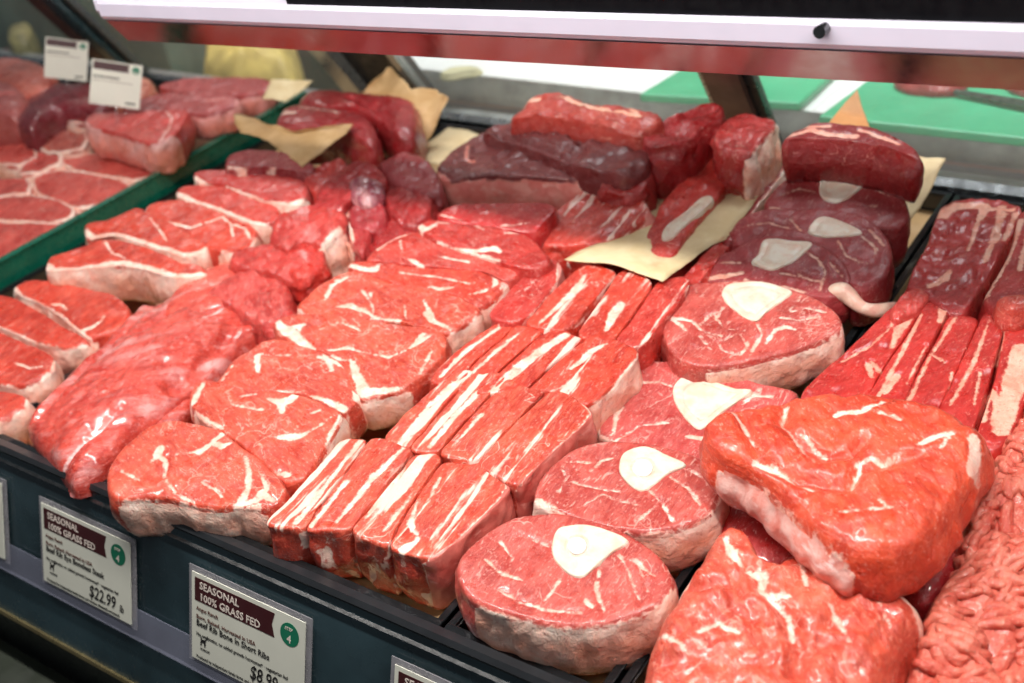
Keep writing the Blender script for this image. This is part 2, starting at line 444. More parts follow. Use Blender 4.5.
    if bone is not None:
        # seat the bone face just proud of the cut face
        bo = slab('bone', bone, z, .008, sy, sx, BONE, parent=body, p0=p0 + [0, 0, .0017 + (dome if dome else 0) * .9], er=.0014, veins=([(1.2, [(marrow[0][0] + marrow[1] * 1.35 * math.cos(a), marrow[0][1] + marrow[1] * 1.15 * math.sin(a)) for a in np.linspace(0, 2 * np.pi, 16)])] if marrow else [(1.0, [tuple(np.mean(np.asarray(bone, float), axis=0) + (np.asarray(q, float) - np.mean(np.asarray(bone, float), axis=0)) * .72) for q in list(bone) + [bone[0]]])]), bulge=.0005, amp=.0004, res=.0016, taper=.95, zfloor=-1)
        bo['label'] = 'cream round of cut bone' 
        if marrow is not None:
            (mx, my), mr = marrow
            ring = [(mx + mr * 1.1 * math.cos(a), my + mr * .95 * math.sin(a)) for a in np.linspace(0, 2 * np.pi, 12, endpoint=False)]
            mo = slab('marrow', ring, z, .004, sy, sx, MARROW, parent=bo, p0=p0 + [0, 0, .0026], er=.0009, bulge=.0002, amp=.0003, res=.0015, zfloor=-1)
    return body

# ------------------------------------------------------------------ the case: trays, divider, rail
black_plastic = plain('black_tray_plastic', (.012, .013, .014), .22, var=.3, scale=60, coat=.3)
steel = plain('brushed_steel', (.62, .64, .65), .24, metal=1., var=.06, scale=20)
dark_steel = plain('dark_case_steel', (.16, .18, .19), .35, metal=.9, var=.15, scale=14)
teal_rail = plain('blue_grey_rail_plastic', (.024, .046, .055), .26, var=.35, scale=9, coat=.35)
green_plastic = plain('green_divider_plastic', (.004, .115, .070), .30, var=.12, scale=30, coat=.3)
clear_strip = plain('clear_ticket_strip', (.34, .35, .46), .16, var=.1, scale=20, alpha=.28, coat=.5)
olive = plain('dark_bumper', (.030, .036, .026), .4, var=.25, scale=16)
brass = plain('brass_trim', (.42, .34, .17), .3, metal=.8, var=.1)
white_paint = plain('white_counter_top', (.80, .82, .78), .35, var=.05, scale=6)
FR = 0.437                                             # front rim of the trays
BK = 1.262
def butcher(name='tan_butcher_paper', a=(.52, .31, .13), b=(.64, .42, .21)):
    t = NT(name); v = t.obj(); w = t.rnd()
    c = t.mix(t.mapr(t.noise(v, 28, 5, .65, .4, w), .35, .68), a, b)
    c = t.mix(t.math('MULTIPLY', t.mapr(t.noise(v, 19, 3, .6, 1., w), .62, .75), .5), c, (.50, .16, .07))
    t.set(t.b, 'Base Color', c); t.b.inputs['Roughness'].default_value = .55
    t.bump(t.noise(v, 160, 4, .6, .6, w), .0006)
    return t.m
PAPER = butcher(); PAPER_PALE = butcher('pale_butcher_paper', (.66, .50, .27), (.76, .62, .38)); PAPER_ORANGE = butcher('orange_butcher_paper', (.62, .27, .09), (.70, .36, .14))

floor = MB().box(-4, 3, -2, 4, -.93, -.90).build('floor', plain('floor_tile', (.10, .11, .11), .5)); floor['kind'] = 'structure'
deck = MB().box(-2.6, .55, .428, 1.30, -.075, -.045).build('display_case_base', dark_steel)
# body of the case: one thing
case = deck; tag(case, 'long refrigerated meat display case with dark metal base under the trays', 'display case')
def cpart(mb, name, mat, smooth=False): return mb.build(name, mat, case, smooth)
def tray(x0, x1, label, y0=FR, y1=BK, mat=black_plastic, rimz=0., floorz=-.034):
    m = MB(); t = .004; r = .008
    m.box(x0 + r, x1 - r, y0 + r, y1 - r, floorz - t, floorz)
    m.box(x0 + r - t, x0 + r, y0 + r, y1 - r, floorz, rimz, .001); m.box(x1 - r, x1 - r + t, y0 + r, y1 - r, floorz, rimz, .001)
    m.box(x0 + r - t, x1 - r + t, y0 + r - t, y0 + r, floorz, rimz, .001); m.box(x0 + r - t, x1 - r + t, y1 - r, y1 - r + t, floorz, rimz, .001)
    o = m.build('meat_tray', mat)
    q = MB(); q.box(x0, x1, y0, y0 + r, rimz, rimz + .0025, .001); q.box(x0, x1, y1 - r, y1, rimz, rimz + .0025, .001)
    q.box(x0, x0 + r * .8, y0 + r * .5, y1 - r * .5, rimz, rimz + .0022, .001); q.box(x1 - r * .8, x1, y0 + r * .5, y1 - r * .5, rimz, rimz + .0022, .001)
    q.build('tray_rim', plain('glossy_black_rim', (.03, .032, .035), .12, var=.2, scale=30, metal=.6), o)
    tag(o, label, 'tray', 'black meat trays side by side')
    # liner sheet
    n = 26; V = []; F = []
    xs = np.linspace(x0 + r + .002, x1 - r - .002, n); ys = np.linspace(y0 + r + .002, y1 - r - .002, n)
    for j, y in enumerate(ys):
        for i, x in enumerate(xs):
            e = min(i, n - 1 - i, j, n - 1 - j)
            V.append((x, y, floorz + .0035 + (.010 if e == 0 else 0) + .002 * float(vnoise(np.array([[x * 22, y * 22, x0]]))[0])))
    F = [(j * n + i, j * n + i + 1, (j + 1) * n + i + 1, (j + 1) * n + i) for j in range(n - 1) for i in range(n - 1)]
    lo = link('paper_liner', mesh('paper_liner', [(a - x0, b - y0, c - floorz) for a, b, c in V], F), PAPER); lo.location = (x0, y0, floorz)
    s = lo.modifiers.new('thickness', 'SOLIDIFY'); s.thickness = .0006
    return o, lo
TR = [(-1.93, -1.336, 'far left black tray full of pale rimmed steaks, left of the green divider', 'far left tray under the pale rimmed steaks'),
      (-1.318, -1.056, 'black tray of strip steaks just right of the green divider', 'tray of strip steaks right of the green divider'),
      (-1.054, -.462, 'wide black tray under the tenderloin, rib eyes and short ribs', 'wide tray under the tenderloin, rib eyes and short ribs'),
      (-.458, -.317, 'narrow black tray under the round shank slices', 'narrow tray under the round shank slices'),
      (-.313, -.157, 'black tray under the back ribs and big red roasts', 'tray under the back ribs and big red roasts'),
      (-.153, .13, 'rightmost black tray holding the ground beef', 'rightmost tray under the ground beef')]
for x0, x1, lab, l2 in TR:
    o, lo = tray(x0, x1, lab); tag(lo, 'tan paper liner in the ' + l2, 'paper', 'tan paper liners in the trays')
d = MB().box(-1.331, -1.325, FR - .0, BK - .02, -.040, .031, .0015).build('tray_divider', green_plastic)
MB().box(-1.3335, -1.3225, FR, BK - .02, .031, .0335, .001).build('top_lip', green_plastic, d)
tag(d, 'long dark green plastic divider between the two left trays', 'divider')

# price rail along the front
t_ = math.radians(20.8); U = np.array([0, -math.sin(t_), -math.cos(t_)]); RN = np.array([0, -math.cos(t_), math.sin(t_)])   # down the rail, out of the rail
R0 = np.array([0, .430, 0.])
def rp(dn, out, lift=0): 
    p = R0 + U * dn + RN * out; return (p[1], p[2])
rail = MB().prism([rp(-.004, 0), rp(.0, .003), rp(.186, .0015), rp(.186, -.006), rp(.0, -.008)], -2.6, .45).build('price_rail', teal_rail)
tag(rail, 'blue grey price rail running along the front of the case below the trays', 'price rail')
MB().prism([rp(-.006, -.006), rp(-.006, .004), rp(-.001, .0055), rp(.002, .0035), rp(.0, -.006)], -2.6, .45).build('top_lip', plain('black_lip', (.02, .022, .025), .35), rail)
MB().prism([rp(.009, .0030), rp(.011, .0055), rp(.0125, .0030)], -2.6, .45).build('groove_line', black_plastic, rail)
MB().prism([rp(.100, .0048), rp(.100, .0060), rp(.131, .0075), rp(.133, .0062), rp(.131, .0040)], -2.6, .45).build('ticket_strip', clear_strip, rail)
MB().prism([rp(.1845, .0014), rp(.1845, .0045), rp(.1885, .0045), rp(.1885, .0014)], -2.6, .45).build('brass_trim', brass, rail)
cpart(MB().prism([(.366, -.178), (.366, -.30), (.40, -.30), (.43, -.05)], -2.6, .45), 'front_panel', plain('dark_panel', (.012, .014, .014), .4))
cpart(MB().box(-2.6, .45, .300, .362, -.262, -.236, .008), 'bumper', olive)
cpart(MB().box(-2.6, .45, .36, 1.32, -.88, -.30), 'plinth', plain('dark_plinth', (.02, .022, .022), .5))
# rear sill and glass doors leaning towards the customer
SIL = 1.277; tb = math.radians(32); UB = np.array([0, -math.sin(tb), math.cos(tb)]); NB = np.array([0, -math.cos(tb), -math.sin(tb)])
B0 = np.array([0, SIL, 0.])
def bp(up, out): p = B0 + UB * up + NB * out; return (p[1], p[2])
cpart(MB().box(-2.6, .55, SIL - .006, SIL + .004, -.030, .004, .001), 'rear_sill', steel)
cpart(MB().box(-2.6, .55, SIL + .006, SIL + .018, -.030, .0015, .001), 'door_track', steel)
cpart(MB().box(-2.6, .55, SIL + .020, 1.345, -.038, -.012, .001), 'rear_ledge', plain('rear_ledge_steel', (.40, .42, .40), .38, metal=.7, var=.2, scale=9))
glass = NT('door_glass'); glass.b.inputs['Base Color'].default_value = (.93, 1, .97, 1); glass.b.inputs['Roughness'].default_value = .02
glass.b.inputs['Alpha'].default_value = .10; glass.b.inputs['Specular IOR Level'].default_value = .5
def mullion(xa, xb, mat, o0=-.008, o1=.008, up0=.004, up1=.40, name='door_frame', parent=None, label=None):
    V = []
    for x in (xa, xb):
        for a, b in ((up0, o0), (up0, o1), (up1, o1), (up1, o0)): y, z_ = bp(a, b); V.append((x, y, z_))
    F = [(0, 1, 2, 3), (7, 6, 5, 4), (0, 4, 5, 1), (1, 5, 6, 2), (2, 6, 7, 3), (3, 7, 4, 0)]
    o = MB().add(V, F).build(name, mat, parent)
    return o
brown_frame = plain('brown_anodised_frame', (.10, .055, .045), .35, metal=.4, var=.2)
grey_frame = plain('grey_aluminium_frame', (.36, .37, .35), .32, metal=.7, var=.1)
black_frame = plain('black_gasket', (.008, .010, .012), .3)
for i, (xa, xb, lab) in enumerate([(-2.55, -1.80, 'far left glass door at the back of the case behind the price cards'),
                                   (-1.775, -1.235, 'glass door at the back left, behind the stack of thick pale steaks'),
                                   (-1.085, -.585, 'glass door in front of the white work table at the back'),
                                   (-.535, .40, 'glass door at the back right in front of the two green boards')]):
    o = mullion(xa, xb, glass.m, -.002, .002, .006, .40, 'glass_door')
    loc = o.location
    f = MB()
    for a, b, m_ in ((xa - .004, xa + .010, 0), (xb - .010, xb + .004, 0)):
        V = []
        for x in (a, b):
            for u_, w_ in ((.004, -.006), (.004, .006), (.40, .006), (.40, -.006)): y, z_ = bp(u_, w_); V.append((x, y, z_))
        f.add(V, [(0, 1, 2, 3), (7, 6, 5, 4), (0, 4, 5, 1), (1, 5, 6, 2), (2, 6, 7, 3), (3, 7, 4, 0)])
    f.build('door_stile', grey_frame if i != 3 else black_frame, o)
    mb = MB(); V = []
    for x in (xa, xb):
        for u_, w_ in ((.002, -.006), (.002, .006), (.012, .006), (.012, -.006)): y, z_ = bp(u_, w_); V.append((x, y, z_))
    mb.add(V, [(0, 1, 2, 3), (7, 6, 5, 4), (0, 4, 5, 1), (1, 5, 6, 2), (2, 6, 7, 3), (3, 7, 4, 0)]); mb.build('bottom_rail', steel, o)
    tag(o, lab, 'glass door', 'glass doors along the back of the case')
def casepart(o): o.parent = case; o.location = (o.location[0] - case.location[0], o.location[1] - case.location[1], o.location[2] - case.location[2]); return o
casepart(mullion(-.584, -.538, brown_frame, -.014, .014, name='door_post'))
casepart(mullion(-1.232, -1.195, grey_frame, -.014, .014, name='door_post'))
casepart(mullion(-1.195, -1.092, plain('dark_recess', (.010, .010, .010), .5), -.03, -.004, name='door_post'))
casepart(mullion(-1.798, -1.765, plain('dark_teal_post', (.010, .035, .045), .3), -.016, .016, name='door_post'))
casepart(mullion(-1.835, -1.799, brown_frame, -.018, .018, name='door_post'))

# lamp canopy across the case: white lit diffuser, polished underside, black top
lamp_white = plain('lit_diffuser', (.50, .47, .56), .4, var=.02, emit=(.86, .80, .95, .06))
BZL, BZR = .329, .373
XL, XR = -1.10, .10
def barprof(y0, pts): return [(y0 + a, BZL + b) for a, b in pts]
can = MB().prism(barprof(.75, [(.003, .0215), (.000, .085), (.05, .085), (.05, .022), (.03, .0215)]), XL + .30, XR, BZR - BZL).build('lamp_canopy', plain('black_canopy', (.002, .002, .003), .6, spec=.15))
tag(can, 'black canopy bar with a white lit strip crossing above the back of the meat', 'lamp')
m = MB()
prof = barprof(.75, [(.006, .0), (.0, .002), (-.002, .006), (-.002, .019), (.0, .0225), (.03, .0225), (.05, 0.0)])
m.prism(prof, XL + .02, XR, BZR - BZL)
m.prism([(y + (.008), BZL + (z_ - BZL) * .86 + .003) for y, z_ in prof], XL + .004, XL + .02, 0)
m.build('diffuser', lamp_white, can)
mir = plain('polished_underside', (.24, .18, .20), .16, metal=1., var=.03)
MB().prism(barprof(.75, [(.003, -.0005), (.022, -.029), (.030, -.030), (.060, -.001)]), XL + .02, XR, BZR - BZL).build('polished_lip', mir, can)
cl_ = MB().tube([(-.282, .738, .3765), (-.282, .752, .3755)], .0045, 12); cl_.build('latch', black_plastic, can)

# ------------------------------------------------------------------ behind the glass
work = MB().box(-1.30, .9, 1.375, 2.05, .018, .034, .003).build('work_table', white_paint)
tag(work, 'white topped work table behind the glass doors', 'table')
MB().box(-1.30, .9, 1.372, 1.376, -.012, .033).build('front_edge', plain('steel_edge', (.45, .47, .44), .35, metal=.8, var=.2), work)
for x in (-1.27, .85):
    for y in (1.40, 2.0): MB().box(x - .02, x + .02, y - .02, y + .02, -.90, .018).build('leg', steel, work)
green_board = plain('green_board', (.05, .42, .20), .42, var=.08, scale=12, bump=.0004)
def board(pts, lab, z=.036, th=.012):
    W = on_z(pts, z + th)
    n = len(W); V = [tuple(p) for p in W] + [(p[0], p[1], z) for p in W]
    F = [tuple(range(n))] + [(i, i + n, (i + 1) % n + n, (i + 1) % n) for i in range(n)] + [tuple(range(n, 2 * n))[::-1]]
    o = MB().add(V, F).build('cutting_board', green_board)
    b = o.modifiers.new('bevel', 'BEVEL'); b.width = .003; b.segments = 2
    tag(o, lab, 'cutting board', 'green cutting boards on the work table'); return o
board([(639, 94), (800, 103), (862, 45), (735, 36)], 'green cutting board crossing behind the brown door post')
board([(818, 116), (1100, 146), (1100, 60), (905, 52)], 'larger green cutting board at the right edge with meat scraps on it')
slab('meat_scrap', [(898, 76), (905, 70), (925, 69), (945, 70), (962, 73), (966, 79), (950, 83), (920, 82)], .066, .016, 0, 0, meat(DEEP, marb=.3), label='dark red meat scrap lying on the larger green board', group=None, res=.006, zfloor=-1)
kn = MB(); W = on_z([(945, 90), (1060, 112)], .054); kn.tube([W[0], W[0] * .5 + W[1] * .5, W[1]], [.003, .006, .008], 8)
kn = kn.build('knife', plain('dark_blade', (.05, .10, .07), .3, metal=.5)); tag(kn, 'dark knife lying across the larger green board', 'knife')
W = on_z([(930, 84), (940, 72)], .060)
kh = MB().tube([W[0], (W[0] + W[1]) / 2 + [0, 0, .006], W[1]], [.008, .013, .010], 12).build('scrap_of_fat', plain('white_fat', (.85, .83, .78), .4), smooth=True); tag(kh, 'white lump of fat beside the dark meat scrap on the green board', 'fat')
slab('meat_scrap', [(1008, 72), (1020, 68), (1050, 70), (1060, 78), (1040, 84), (1015, 80)], .066, .016, 0, 0, meat(DEEP, marb=.3), label='meat scrap cut by the right edge on the larger green board', res=.006, zfloor=-1)
# sheets of white paper on the table, trimmings
def sheet(name, pts, zs, mat, label, cat='paper', group=None, curl=.004, sub=5, thick=.0007):
    """a sheet through corner pixels at given heights, subdivided and crumpled"""
    W = np.array([on_z([p], q)[0] for p, q in zip(pts, zs if hasattr(zs, '__len__') else [zs] * len(pts))])
    c = W.mean(axis=0)
    import bmesh
    bm = bmesh.new(); vs = [bm.verts.new(p) for p in W]
    cv = bm.verts.new(c)
    for i in range(len(vs)): bm.faces.new((vs[i], vs[(i + 1) % len(vs)], cv))
    bmesh.ops.subdivide_edges(bm, edges=bm.edges[:], cuts=sub, use_grid_fill=True)
    bmesh.ops.recalc_face_normals(bm, faces=bm.faces[:])
    P = np.array([v.co for v in bm.verts]); N = fbm(P * 28 + c, 3); N2 = vnoise(P * 60 + 3)
    for v, a, b in zip(bm.verts, N, N2): v.co += Vector((b * curl * .5, a * curl * .4, a * curl))
    for v in bm.verts: v.co -= Vector(c)
    me = bpy.data.meshes.new(name); bm.to_mesh(me); bm.free()
    me.polygons.foreach_set('use_smooth', [True] * len(me.polygons))
    o = link(name, me, mat); o.location = c; s = o.modifiers.new('thickness', 'SOLIDIFY'); s.thickness = thick
    tag(o, label, cat, group); return o
sheet('paper_sheet', [(810, 112), (845, 116), (915, 66), (875, 62)], .040, plain('white_paper', (.82, .84, .80), .5), 'white strip of paper between the two green boards', curl=.0015)
slab('bone_trimming', [(440, 71), (452, 67), (474, 65), (480, 68), (462, 71), (446, 73)], .044, .008, 0, 0, plain('greenish_trimming', (.55, .52, .30), .5), label='small pale green trimming on the white table', cat='trimming', res=.006, zfloor=-1)
# left of the table: dark teal crate, ochre bag, pale wall
crate = MB().box(-1.92, -1.46, 1.62, 1.95, -.20, .17, .01).build('storage_crate', plain('dark_green_crate', (.035, .075, .062), .45, var=.35, scale=7)); tag(crate, 'blurred dark green crate behind the back left glass door', 'crate')
MB().box(-1.93, -1.45, 1.61, 1.96, .150, .180, .008).build('crate_rim', plain('crate_rim_green', (.10, .16, .13), .4), crate)
MB().box(-1.63, -1.57, 1.605, 1.62, -.1, .15, .004).build('handle', plain('blue_handle', (.01, .06, .11), .4), crate)
bagv = slab('sack', [(206, 84), (204, 62), (208, 40), (240, 34), (280, 34), (294, 40), (296, 64), (294, 86), (250, 94)], .04, .25, .3, 0, plain('ochre_sack', (.62, .46, .12), .6, var=.4, scale=10, bump=.004), label='blurred ochre yellow sack behind the back left glass', cat='sack', dome=.05, er=.03, amp=.006, zfloor=-.3, res=.01, p0=np.array([-1.32, 1.60, .04]))
wall = MB().box(-5, 3, 3.2, 3.25, -.9, 2.2).build('wall_back', plain('pink_brown_wall', (.55, .30, .24), .6, var=.25, scale=2)); wall['kind'] = 'structure'
tube_l = MB().box(-3.9, -2.42, 1.9, 1.93, .175, .195, .004).build('tube_lamp', plain('tube', (.9, .9, .9), .3, emit=(1, .95, .9, 1.6))); tag(tube_l, 'thin white tube lamp at the far upper left', 'lamp')
MB().box(-3.95, -2.40, 1.93, 1.96, .165, .205).build('lamp_housing', grey_frame, tube_l)
cab = MB().box(-2.75, -2.05, 1.55, 1.85, -.5, .085, .01).build('green_cabinet', plain('pale_green_cabinet', (.20, .30, .22), .5, var=.3, scale=8)); tag(cab, 'pale green cabinet with a red button at the far left behind the glass', 'cabinet')
W = on_plane([(8, 52)], (0, 1.55, 0), (0, 1, 0))[0]
MB().tube([W + [0, -.012, 0], W + [0, .002, 0]], .010, 14).build('button', plain('red_button', (.75, .05, .04), .4), cab, smooth=False)
W = on_plane([(20, 38)], (0, 1.6, 0), (0, 1, 0))[0]
yb = slab('yellow_bag', [(8, 42), (12, 30), (28, 26), (34, 34), (28, 46), (14, 48)], .06, .06, 0, 0, plain('yellow_bag', (.30, .26, .10), .5, var=.4), label='small yellowish bag above the pale green cabinet at the far left', cat='bag', res=.01, dome=.02, zfloor=-1, p0=np.array([-2.9, 2.3, .0]))

# ------------------------------------------------------------------ MEAT
M_strip = meat(FRESH, marb=.45, fibre=.6)
M_strip_far = meat((.64, .085, .065), marb=.35, fibre=.6)
M_rib = meat(BRIGHT, marb=.85, fibre=.6)
M_ribback = meat(DEEP, marb=.35, fibre=.5)
M_short = meat(BRIGHT, marb=.35, stripe=.62, fibre=.8)
M_shortback = meat(FRESH, marb=.3, stripe=.5, fibre=.8)
M_shank = meat((.58, .085, .066), marb=.8, fibre=.5)
M_shankdark = meat((.34, .026, .030), marb=.7, fibre=.4, fat=(.74, .46, .36), wet=.12, rough=.46)
M_dark = meat(WINE, marb=.12, fibre=.5, fat=(.80, .44, .36))
M_brown = meat(BROWN, marb=.15, fibre=.8, fat=(.66, .26, .21))
M_cube = meat((.40, .018, .018), marb=.10, fibre=.6, fat=(.78, .40, .36))
M_roast = meat((.72, .075, .030), marb=.22, fibre=.5)
M_roast2 = meat((.72, .10, .055), marb=.65, fibre=.6)
M_rack = meat((.55, .022, .016), marb=.12, fibre=.5, fat=(.86, .48, .36), wet=.7)
M_tender = meat((.64, .062, .042), marb=0., fibre=.8, membrane=.62, wet=.8, rough=.27, fat=(.86, .62, .60))

G = 'thick strip steaks beside the green divider'
# --- tray right of the green divider
slab('strip_steak', [(-30,322),(0,331),(25,342),(45,350),(54,358),(52,369),(40,379),(18,385),(0,384),(-30,376)], .026,.05,.06,0,M_strip,
     cap=[(7,[(57,357),(54,370),(40,381),(16,388),(-5,386),(-30,378)])], veins=[(1.5,[(15,362),(30,368),(42,366)])],
     label='strip steak cut by the left edge, second from the front in its row', cat='steak', group=G)
slab('strip_steak', [(-40,392),(-10,390),(10,391),(22,394),(28,399),(26,406),(10,416),(-15,424),(-40,420)], .018,.04,.04,0,M_strip,
     cap=[(6,[(28,397),(27,407),(10,418),(-15,426)])], label='front corner of a strip steak at the left edge beside the tray rim', cat='steak', group=G)
slab('strip_steak', [(-25,292),(0,294),(15,298),(42,312),(65,327),(84,337),(88,342),(78,346),(58,346),(36,342),(16,334),(0,327),(-25,317)], .028,.05,.05,0,M_strip,
     cap=[(8,[(-25,320),(0,329),(18,337),(36,344),(58,349),(76,348),(91,343)])], label='strip steak with a straight white fat band, third from the front at the left edge', cat='steak', group=G)
slab('strip_steak', [(12,288),(20,281),(33,279),(60,282),(90,288),(115,295),(126,303),(130,312),(124,323),(112,330),(98,335),(88,337),(75,329),(60,316),(40,303),(22,296)], .030,.05,.05,.02,M_strip,
     cap=[(7,[(20,280),(12,287),(21,297),(41,305),(58,316),(74,329),(88,339)])], veins=[((6,2),[(80,331),(92,327),(101,321),(104,316)]),(3,[(52,304),(62,304),(66,309)])],
     label='leaf shaped strip steak lying in front of the thick steak with the deep fat edge', cat='steak', group=G)
slab('strip_steak', [(45,268),(49,257),(62,253),(82,245),(105,239),(130,242),(155,250),(180,261),(190,264),(203,266),(205,272),(190,276),(170,276),(150,270),(125,265),(100,266),(75,268),(55,270)], .052,.044,.04,0,M_strip,
     cap=[(9,[(45,264),(52,270),(75,269),(100,265),(122,262),(150,268),(172,275),(192,276),(208,272)])], veins=[(2,[(105,242),(112,252),(125,258)])], bulge=.003,
     label='thick strip steak with a deep cream fat edge facing the front', cat='steak', group=G, cap_label='deep cream pink fat edge')
slab('strip_steak', [(84,225),(92,221),(104,220),(118,214),(137,207),(150,214),(175,224),(198,239),(207,245),(202,251),(182,254),(160,249),(135,241),(110,234),(92,239),(85,236)], .056,.048,.05,0,M_strip,
     cap=[(8,[(83,230),(93,237),(110,233),(135,239),(160,248),(182,254),(200,252),(208,246)])], veins=[(2,[(150,218),(160,230),(166,240)])],
     label='strip steak behind the deep fat edged one, its pale fat end turned right', cat='steak', group=G)
slab('strip_steak', [(143,213),(147,204),(160,200),(185,199),(210,205),(235,214),(252,225),(257,233),(252,243),(240,251),(215,249),(200,243),(185,233),(165,223),(150,219)], .058,.044,.08,0,meat(FRESH, marb=.6),
     cap=[(5,[(148,203),(143,211),(152,220),(168,226),(186,235)]),(5,[(257,236),(250,246),(240,252),(220,251)])],
     veins=[((4,3,2),[(168,222),(190,228),(205,222),(222,216),(230,222),(233,236)]),(2,[(233,224),(245,228),(250,238)])],
     label='strip steak with a looping white fat seam between round muscles', cat='steak', group=G)
slab('strip_steak', [(175,193),(179,186),(192,184),(215,184),(240,188),(262,198),(277,206),(279,216),(266,223),(245,221),(225,212),(200,203),(182,198)], .066,.045,.08,0,meat((.62,.050,.034), marb=.35),
     cap=[(7,[(177,193),(190,199),(208,205),(228,213),(248,222),(266,224)])], label='strip steak with a long slanting fat band, second from the back of its row', cat='steak', group=G)
slab('strip_steak', [(193,173),(202,170),(225,169),(250,167),(280,170),(300,178),(308,188),(302,199),(285,203),(262,199),(240,191),(222,184),(205,182),(196,181)], .074,.045,.08,0,meat((.52,.040,.034), marb=.3),
     cap=[(6,[(193,176),(204,183),(224,186),(244,193),(264,201),(286,204),(305,198)])], label='dull red steak lying directly under the marbled edged one', cat='steak', group=G)
slab('strip_steak', [(225,164),(228,154),(245,149),(275,150),(300,156),(314,165),(308,171),(285,170),(262,167),(240,168),(230,168)], .086,.030,.05,0,meat((.36,.030,.036), marb=.8),
     veins=[(3,[(228,166),(250,169),(275,168)])], label='dark red steak at the back of the row with a marbled front edge', cat='steak', group=G)

# --- left tray
G = 'pale rimmed steaks left of the green divider'
rimc = (.90,.62,.54)
def rimmed(pts, z, th, lab, wd=4, m=None, **k):
    loop = list(pts) + [pts[0]]
    c = np.mean(np.asarray(pts, float), axis=0)
    lp = [tuple(c + (np.array(p) - c) * .985) for p in loop]
    k.setdefault('cap', [(wd, lp)])
    k.setdefault('sy', .08)
    return slab('rimmed_steak', pts, z, th, mat=m or M_strip_far, label=lab, cat='steak', group=G, **k)
rimmed([(-40,224),(-5,221),(40,222),(70,223),(60,233),(35,246),(0,259),(-40,262)], .018,.035,'pale rimmed steak in the left tray nearest the front at the left edge', 5)
rimmed([(-25,199),(0,196),(30,194),(60,199),(75,208),(71,217),(50,223),(20,221),(-25,219)], .020,.035,'oval steak just behind the front left one against the green divider', 5)
rimmed([(31,181),(35,173),(60,169),(90,172),(120,178),(133,186),(124,197),(95,205),(75,208),(52,200),(35,192)], .022,.035,'oval steak with a full white rim, third from the front along the green divider', 5)
rimmed([(-30,178),(0,177),(26,177),(31,183),(28,192),(0,196),(-30,193)], .024,.035,'small bright steak at the left edge beside the fully rimmed oval one', 4)
rimmed([(58,161),(66,155),(100,152),(130,157),(162,166),(152,176),(132,179),(100,175),(75,170)], .026,.035,'steak along the green divider partly under the front thick steak of the stack', 4)
rimmed([(-25,134),(0,132),(20,131),(32,141),(37,156),(20,165),(0,164),(-25,154)], .034,.04,'red steak at the left edge below the dark purple piece', 4)
rimmed([(20,160),(40,150),(62,152),(60,162),(38,172),(18,174)], .030,.04,'small pinkish steak end wedged beside the red steak at the left edge', 6)
rimmed([(32,133),(40,124),(60,120),(82,121),(88,138),(82,148),(62,152),(45,151),(36,145)], .040,.04,'steak with brownish centre just left of the front thick stacked steak', 4, meat((.50,.10,.07), marb=.3))
rimmed([(55,112),(72,106),(105,108),(115,116),(100,124),(70,122)], .058,.03,'thin dull steak under the right price card', 3, meat((.42,.05,.05), marb=.2))
rimmed([(-25,116),(0,115),(22,117),(34,125),(26,133),(0,134),(-25,130)], .050,.03,'pinkish steak just behind the red one at the left edge', 4)
PG = 'thick steaks stacked beside the green divider'
Mst = meat((.44, .060, .058), marb=.7, fibre=.4, fat=(.80, .42, .40))
def stacked(pts, z, th, lab, cap, m=Mst, **k):
    return slab('thick_steak', pts, z, th, k.pop('sy', .06), 0, m, cap=cap, label=lab, cat='steak', group=PG, cap_label='pink fat around the outside', **k)
stacked([(84,119),(92,113),(120,112),(150,110),(178,109),(188,112),(182,124),(172,135),(160,142),(145,142),(125,136),(105,130),(88,127)], .082,.044,
        'front thick steak of the stack, pale pink fat side to the front', [(7,[(92,112),(83,119),(88,128),(105,132),(125,138),(145,144),(161,143),(174,134)])], meat((.62,.055,.045), marb=.5, fat=(.86,.50,.46)),
        veins=[((6,3),[(160,140),(168,128),(172,118),(166,111)])])
stacked([(122,109),(140,99),(158,94),(190,92),(222,92),(237,97),(236,103),(222,109),(200,114),(180,112),(150,111)], .074,.036,
        'middle thick steak of the stack with a greyish pink cut face', [(6,[(238,95),(237,104),(222,111),(200,116),(184,114)])], veins=[(3,[(200,100),(215,100),(228,98)])])
stacked([(158,86),(175,79),(200,77),(240,77),(266,78),(273,83),(266,90),(240,95),(212,93),(178,92)], .064,.034,
        'rear thick steak of the stack, topmost with a pinkish grey face', [(6,[(274,82),(267,92),(240,97),(214,95),(185,94)])])
OG = 'dark offal pieces at the far left'
slab('offal_piece', [(-20,72),(0,62),(25,63),(48,70),(60,82),(50,96),(25,100),(0,92),(-20,90)], .075,.06,0,0,meat((.62,.14,.10), marb=.4), dome=.02, er=.015, label='pink red rounded piece at the far upper left behind the dark hollow one', cat='meat piece')
slab('offal_piece', [(-25,96),(0,82),(14,84),(26,95),(30,104),(18,116),(0,118),(-25,116)], .078,.06,0,0,meat((.46,.10,.09), marb=.3), dome=.014, er=.015, grooves=[(6,[(4,102),(14,100)])], label='pinkish piece with a dark hollow at the upper left edge', cat='meat piece')
slab('offal_piece', [(15,120),(30,100),(48,88),(75,86),(95,93),(105,104),(85,112),(60,114),(45,122),(28,130)], .068,.05,0,0,meat((.22,.018,.028), marb=0, fibre=.4, wet=.9), dome=.016, er=.012, label='smooth dark purple slab of liver lying below the price cards', cat='liver')
slab('offal_piece', [(60,92),(80,86),(110,88),(118,100),(100,112),(75,110)], .070,.05,0,0,meat((.26,.02,.03), marb=0, fibre=.4, wet=.9), dome=.014, er=.012, label='small dark piece half hidden behind the right price card', cat='liver')
